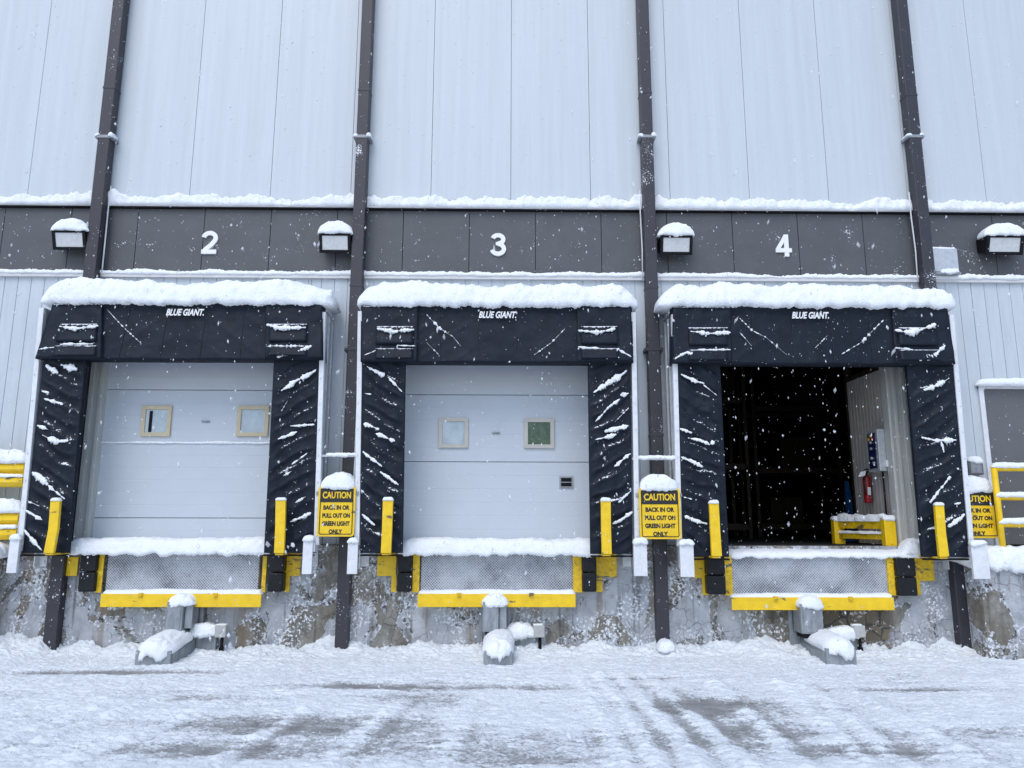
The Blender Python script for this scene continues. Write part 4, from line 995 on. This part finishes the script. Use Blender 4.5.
# control box on the partition
c0, c1 = atx(867, 450, XP-.16), atx(878.5, 450, XP-.16)
zc0, zc1 = atx(872, 472, XP-.16).z, atx(872, 430, XP-.16).z
t = thing('control_box', 'grey control box with dark button panel inside the open doorway', 'control box', (XP, c1.y, zc0))
b = MB(); b.box(XP-.16, XP-.001, c1.y, c0.y, zc0, zc1, .008); b.build('housing', m_galv, t)
b = MB(); b.box(XP-.17, XP-.161, c1.y+.05, c0.y-.05, zc0+.04, zc1-.04, .003); pn = b.build('button_panel', mat('navy_panel', (.01, .015, .06), .3), t)
for k, (dz, dy, colr) in enumerate(((.86, .5, (.6, .35, .02)), (.78, .35, (.5, .02, .02)), (.78, .65, (.6, .35, .02)), (.70, .5, (.4, .42, .4)), (.55, .5, (.3, .3, .35)), (.32, .5, (.5, .5, .5)), (.2, .35, (.4, .4, .45)))):
    yy = c1.y+(c0.y-c1.y)*dy; z_ = zc0+(zc1-zc0)*dz
    b = MB(); b.tube([(XP-.17, yy, z_), (XP-.19, yy, z_)], .018, 10); b.build('button', mat('button_paint', colr, .4), pn)
b = MB(); b.box(XP-.10, XP-.03, c1.y-.04, c1.y-.001, zc0+.05, zc0+.13, .005); b.build('latch', m_white, t)
b = MB(); b.tube([(XP-.08, c1.y+.1, zc0), (XP-.07, c1.y+.12, zc0-.5), (XP-.04, c1.y+.15, FLO+.02)], .012, 8); b.build('cable', m_dark, t)
# extinguisher
e0 = atx(867, 485, XP-.09); ze0, ze1 = atx(867, 503, XP-.09).z, atx(867, 475, XP-.09).z
t = thing('fire_extinguisher', 'red fire extinguisher hanging inside the open doorway', 'fire extinguisher', (e0.x, e0.y, ze0))
b = MB(); b.tube([(e0.x, e0.y, ze0), (e0.x, e0.y, ze0+.01), (e0.x, e0.y, ze1-.05), (e0.x, e0.y, ze1-.02), (e0.x, e0.y, ze1)], [.042, .048, .048, .038, .018], 16); b.build('cylinder', m_red, t)
b = MB(); b.tube([(e0.x, e0.y, ze1), (e0.x, e0.y, ze1+.04)], .016, 8); b.box(e0.x-.015, e0.x+.015, e0.y-.08, e0.y+.05, ze1+.03, ze1+.05, .003); b.box(e0.x-.012, e0.x+.012, e0.y-.09, e0.y+.02, ze1+.065, ze1+.08, .003); b.build('valve_handle', m_dark, t)
b = MB(); b.tube([(e0.x, e0.y-.03, ze1+.03), (e0.x-.05, e0.y-.06, ze1-.02), (e0.x-.055, e0.y-.06, ze1-.15), (e0.x-.05, e0.y-.05, ze1-.26)], .010, 8); b.build('hose', m_ink, t)
b = MB(); b.prism([(e0.x-.14, ze1-.03), (e0.x-.05, ze1-.01), (e0.x-.03, ze1+.05), (e0.x-.10, ze1+.04)], e0.y-.07, e0.y-.066); b.build('paper_tag', m_num, t)
b = MB(); b.box(e0.x-.02, e0.x+.02, e0.y-.051, e0.y-.042, ze0+.10, ze0+.20, .002); b.build('label_band', m_white, t)
# low yellow guard rail standing on the dock floor
Ya_, Yb_ = .95, .10
pl, pr = at(838, 530, Ya_), at(888.5, 530, Yb_)
zt1 = Z(838, 519, Ya_); zt2 = Z(888, 518.5, Yb_)
t = thing('floor_rail', 'low yellow guard rail with snow on top standing inside the open doorway', 'guard rail', (pl.x, Ya_, FLO))
for (x_, y_, z_) in ((pl.x, Ya_, zt1), (pr.x, Yb_, zt2)):
    b = MB(); b.box(x_-.07, x_+.07, y_-.05, y_+.05, FLO-.005, z_, .01); b.box(x_-.02, x_+.02, y_-.056, y_-.05, FLO+.02, z_-.01, .002); pp = b.build('post', m_yel, t)
    snow('snow_cap', x_-.08, x_+.08, y_+.06, y_-.06, z_-.003, .04, pp, res=.01)
dv = Vector((pr.x-pl.x, Yb_-Ya_, 0))
for (f0, f1, sn) in ((.62, .93, .09), (.22, .45, .035)):
    P = []
    b = MB()
    hgt = zt1-FLO
    A0 = Vector((pl.x, Ya_, 0)); B0 = Vector((pr.x, Yb_, 0)); nrm = Vector((dv.y, -dv.x, 0)).normalized()*.03
    vs = []
    for z_ in (FLO+hgt*f0, FLO+hgt*f1):
        for pp_ in (A0, B0):
            for s in (-1, 1): q_ = pp_+nrm*s; vs.append(b.bm.verts.new((q_.x, q_.y, z_)))
    for f in ((0, 1, 3, 2), (4, 5, 7, 6), (0, 1, 5, 4), (2, 3, 7, 6), (0, 2, 6, 4), (1, 3, 7, 5)): b.bm.faces.new([vs[k] for k in f])
    r_ = b.build('rail', m_yeld, t)
    n_ = 60; P = np.zeros((n_+1, 13, 3)); hh = sn
    for i in range(n_+1):
        c_ = A0.lerp(B0, .04+.92*i/n_)
        for j in range(13):
            a_ = math.pi*j/12; k_ = 1+.25*fbm(i*.1, j*.4, sn*50, 3)
            q_ = c_+nrm*1.5*math.cos(a_)*k_; P[i, j] = (q_.x, q_.y, FLO+hgt*f1-.008+hh*max(0, math.sin(a_))**.7*k_)
    grid_obj('snow_line', P, m_snow, r_, extra=lambda idx: [[int(v) for v in idx[0, :]], [int(v) for v in idx[-1, ::-1]]])
# racks in the dark
for (xr, yr, wr, lab) in ((2.9, 4.2, 1.5, 'dim brown storage rack deep in the left of the open doorway'), (4.9, 5.2, 1.6, 'dim brown storage rack deep in the right of the open doorway')):
    t = thing('storage_rack', lab, 'rack', (xr, yr, FLO), 'storage racks inside the warehouse')
    for dx in (0, wr):
        for dy in (0, .9): b = MB(); b.box(xr+dx-.03, xr+dx+.03, yr+dy-.03, yr+dy+.03, FLO-.01, 5.2, .004); b.build('upright', m_rack, t)
    for z_ in (1.25, 2.3, 3.5):
        b = MB()
        b.box(xr, xr+wr, yr-.03, yr+.03, z_, z_+.09, .004); b.box(xr, xr+wr, yr+.87, yr+.93, z_, z_+.09, .004); b.box(xr, xr+wr, yr, yr+.9, z_+.09, z_+.11); b.build('shelf', m_rack, t)
    for k, (z_, hh) in enumerate(((1.36, .5), (2.41, .6), (3.61, .5))):
        tb = MB(); x_ = xr+.3+.25*k; tb.box(x_, x_+.6, yr+.15, yr+.75, z_+.002, z_+hh, .01); tb.box(x_+.27, x_+.33, yr+.145, yr+.755, z_+.004, z_+hh+.004)
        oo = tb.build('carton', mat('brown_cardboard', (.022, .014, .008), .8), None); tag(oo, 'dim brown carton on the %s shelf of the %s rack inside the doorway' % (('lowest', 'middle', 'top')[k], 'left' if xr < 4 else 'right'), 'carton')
xb_ = at(849, 500, 2.2).x
t = thing('blue_stand', 'blue steel stand glimpsed in the dark beside the ribbed partition', 'stand', (xb_, 2.2, FLO))
b = MB(); b.box(xb_-.04, xb_+.04, 2.18, 2.26, FLO, 1.8, .006); b.build('post', m_blue, t)
b = MB(); b.prism([(xb_-.04, 1.8), (xb_+.04, 1.8), (xb_+.01, 2.0), (xb_-.03, 2.0)], 2.19, 2.25, .004); b.box(xb_-.2, xb_+.2, 2.1, 2.34, FLO, FLO+.04, .005); b.build('base', m_blue, t)

# ------------------------------------------------------------------ falling snow
rng = np.random.RandomState(11)
oct_v = np.array([(1, 0, 0), (-1, 0, 0), (0, 1, 0), (0, -1, 0), (0, 0, 1), (0, 0, -1)], float)
oct_f = np.array([(0, 2, 4), (2, 1, 4), (1, 3, 4), (3, 0, 4), (2, 0, 5), (1, 2, 5), (3, 1, 5), (0, 3, 5)])
V = []; F = []; n_f = 0
N = 15000
for i in range(N):
    y = -6.9+rng.rand()*6.2
    d = y-CAM.y
    x = (rng.rand()-.5)*2*(1.0+.85*d); z = rng.rand()*(1.6+.95*d)+max(GZ, 1.4-.33*d)
    r = .0013+.0036*rng.rand()**3.5
    if rng.rand() < .03: r *= 1.7
    a = rng.rand(3)*6.28
    v = oct_v*r*np.array([.8+.5*rng.rand(), .8+.5*rng.rand(), 1.1+2.0*rng.rand()**2])
    v = v*(1+.25*(rng.rand(6, 1)-.5)); tilt = .5*(rng.rand()-.5)
    v[:, 0] += v[:, 2]*tilt
    V.append(v+np.array([x, y, z])); F.append(oct_f+6*n_f); n_f += 1
nsmall = n_f*8
for i in range(260):     # large loose clusters, half see-through
    y = -6.2+rng.rand()*5.2; d = y-CAM.y
    x = (rng.rand()-.5)*2*(.3+.75*d); z = rng.rand()*(1.2+.85*d)+max(GZ, 1.4-.30*d)
    r = .006+.011*rng.rand()**2
    v = oct_v*r*np.array([.6+.5*rng.rand(), .6, 1.0+1.3*rng.rand()]); v = v*(1+.5*(rng.rand(6, 1)-.5)); v[:, 0] += v[:, 2]*(rng.rand()-.3)*1.0
    V.append(v+np.array([x, y, z])); F.append(oct_f+6*n_f); n_f += 1
me = bpy.data.meshes.new('falling_snow'); me.from_pydata(np.concatenate(V).tolist(), [], np.concatenate(F).tolist())
me.polygons.foreach_set('use_smooth', [True]*len(me.polygons))
for nm_, al in (('airy_snow', .62), ('loose_flake', .30)):
    mf = bpy.data.materials.new(nm_); mf.use_nodes = True; pf = mf.node_tree.nodes['Principled BSDF']
    pf.inputs['Base Color'].default_value = (.85, .87, .89, 1); pf.inputs['Roughness'].default_value = .9; pf.inputs['Specular IOR Level'].default_value = .1; pf.inputs['Alpha'].default_value = al
    me.materials.append(mf)
me.polygons.foreach_set('material_index', [0]*nsmall+[1]*(len(me.polygons)-nsmall))
o = bpy.data.objects.new('falling_snow', me); COL.objects.link(o)
tag(o, 'snowflakes falling through the air before the building', 'snow', kind='stuff')
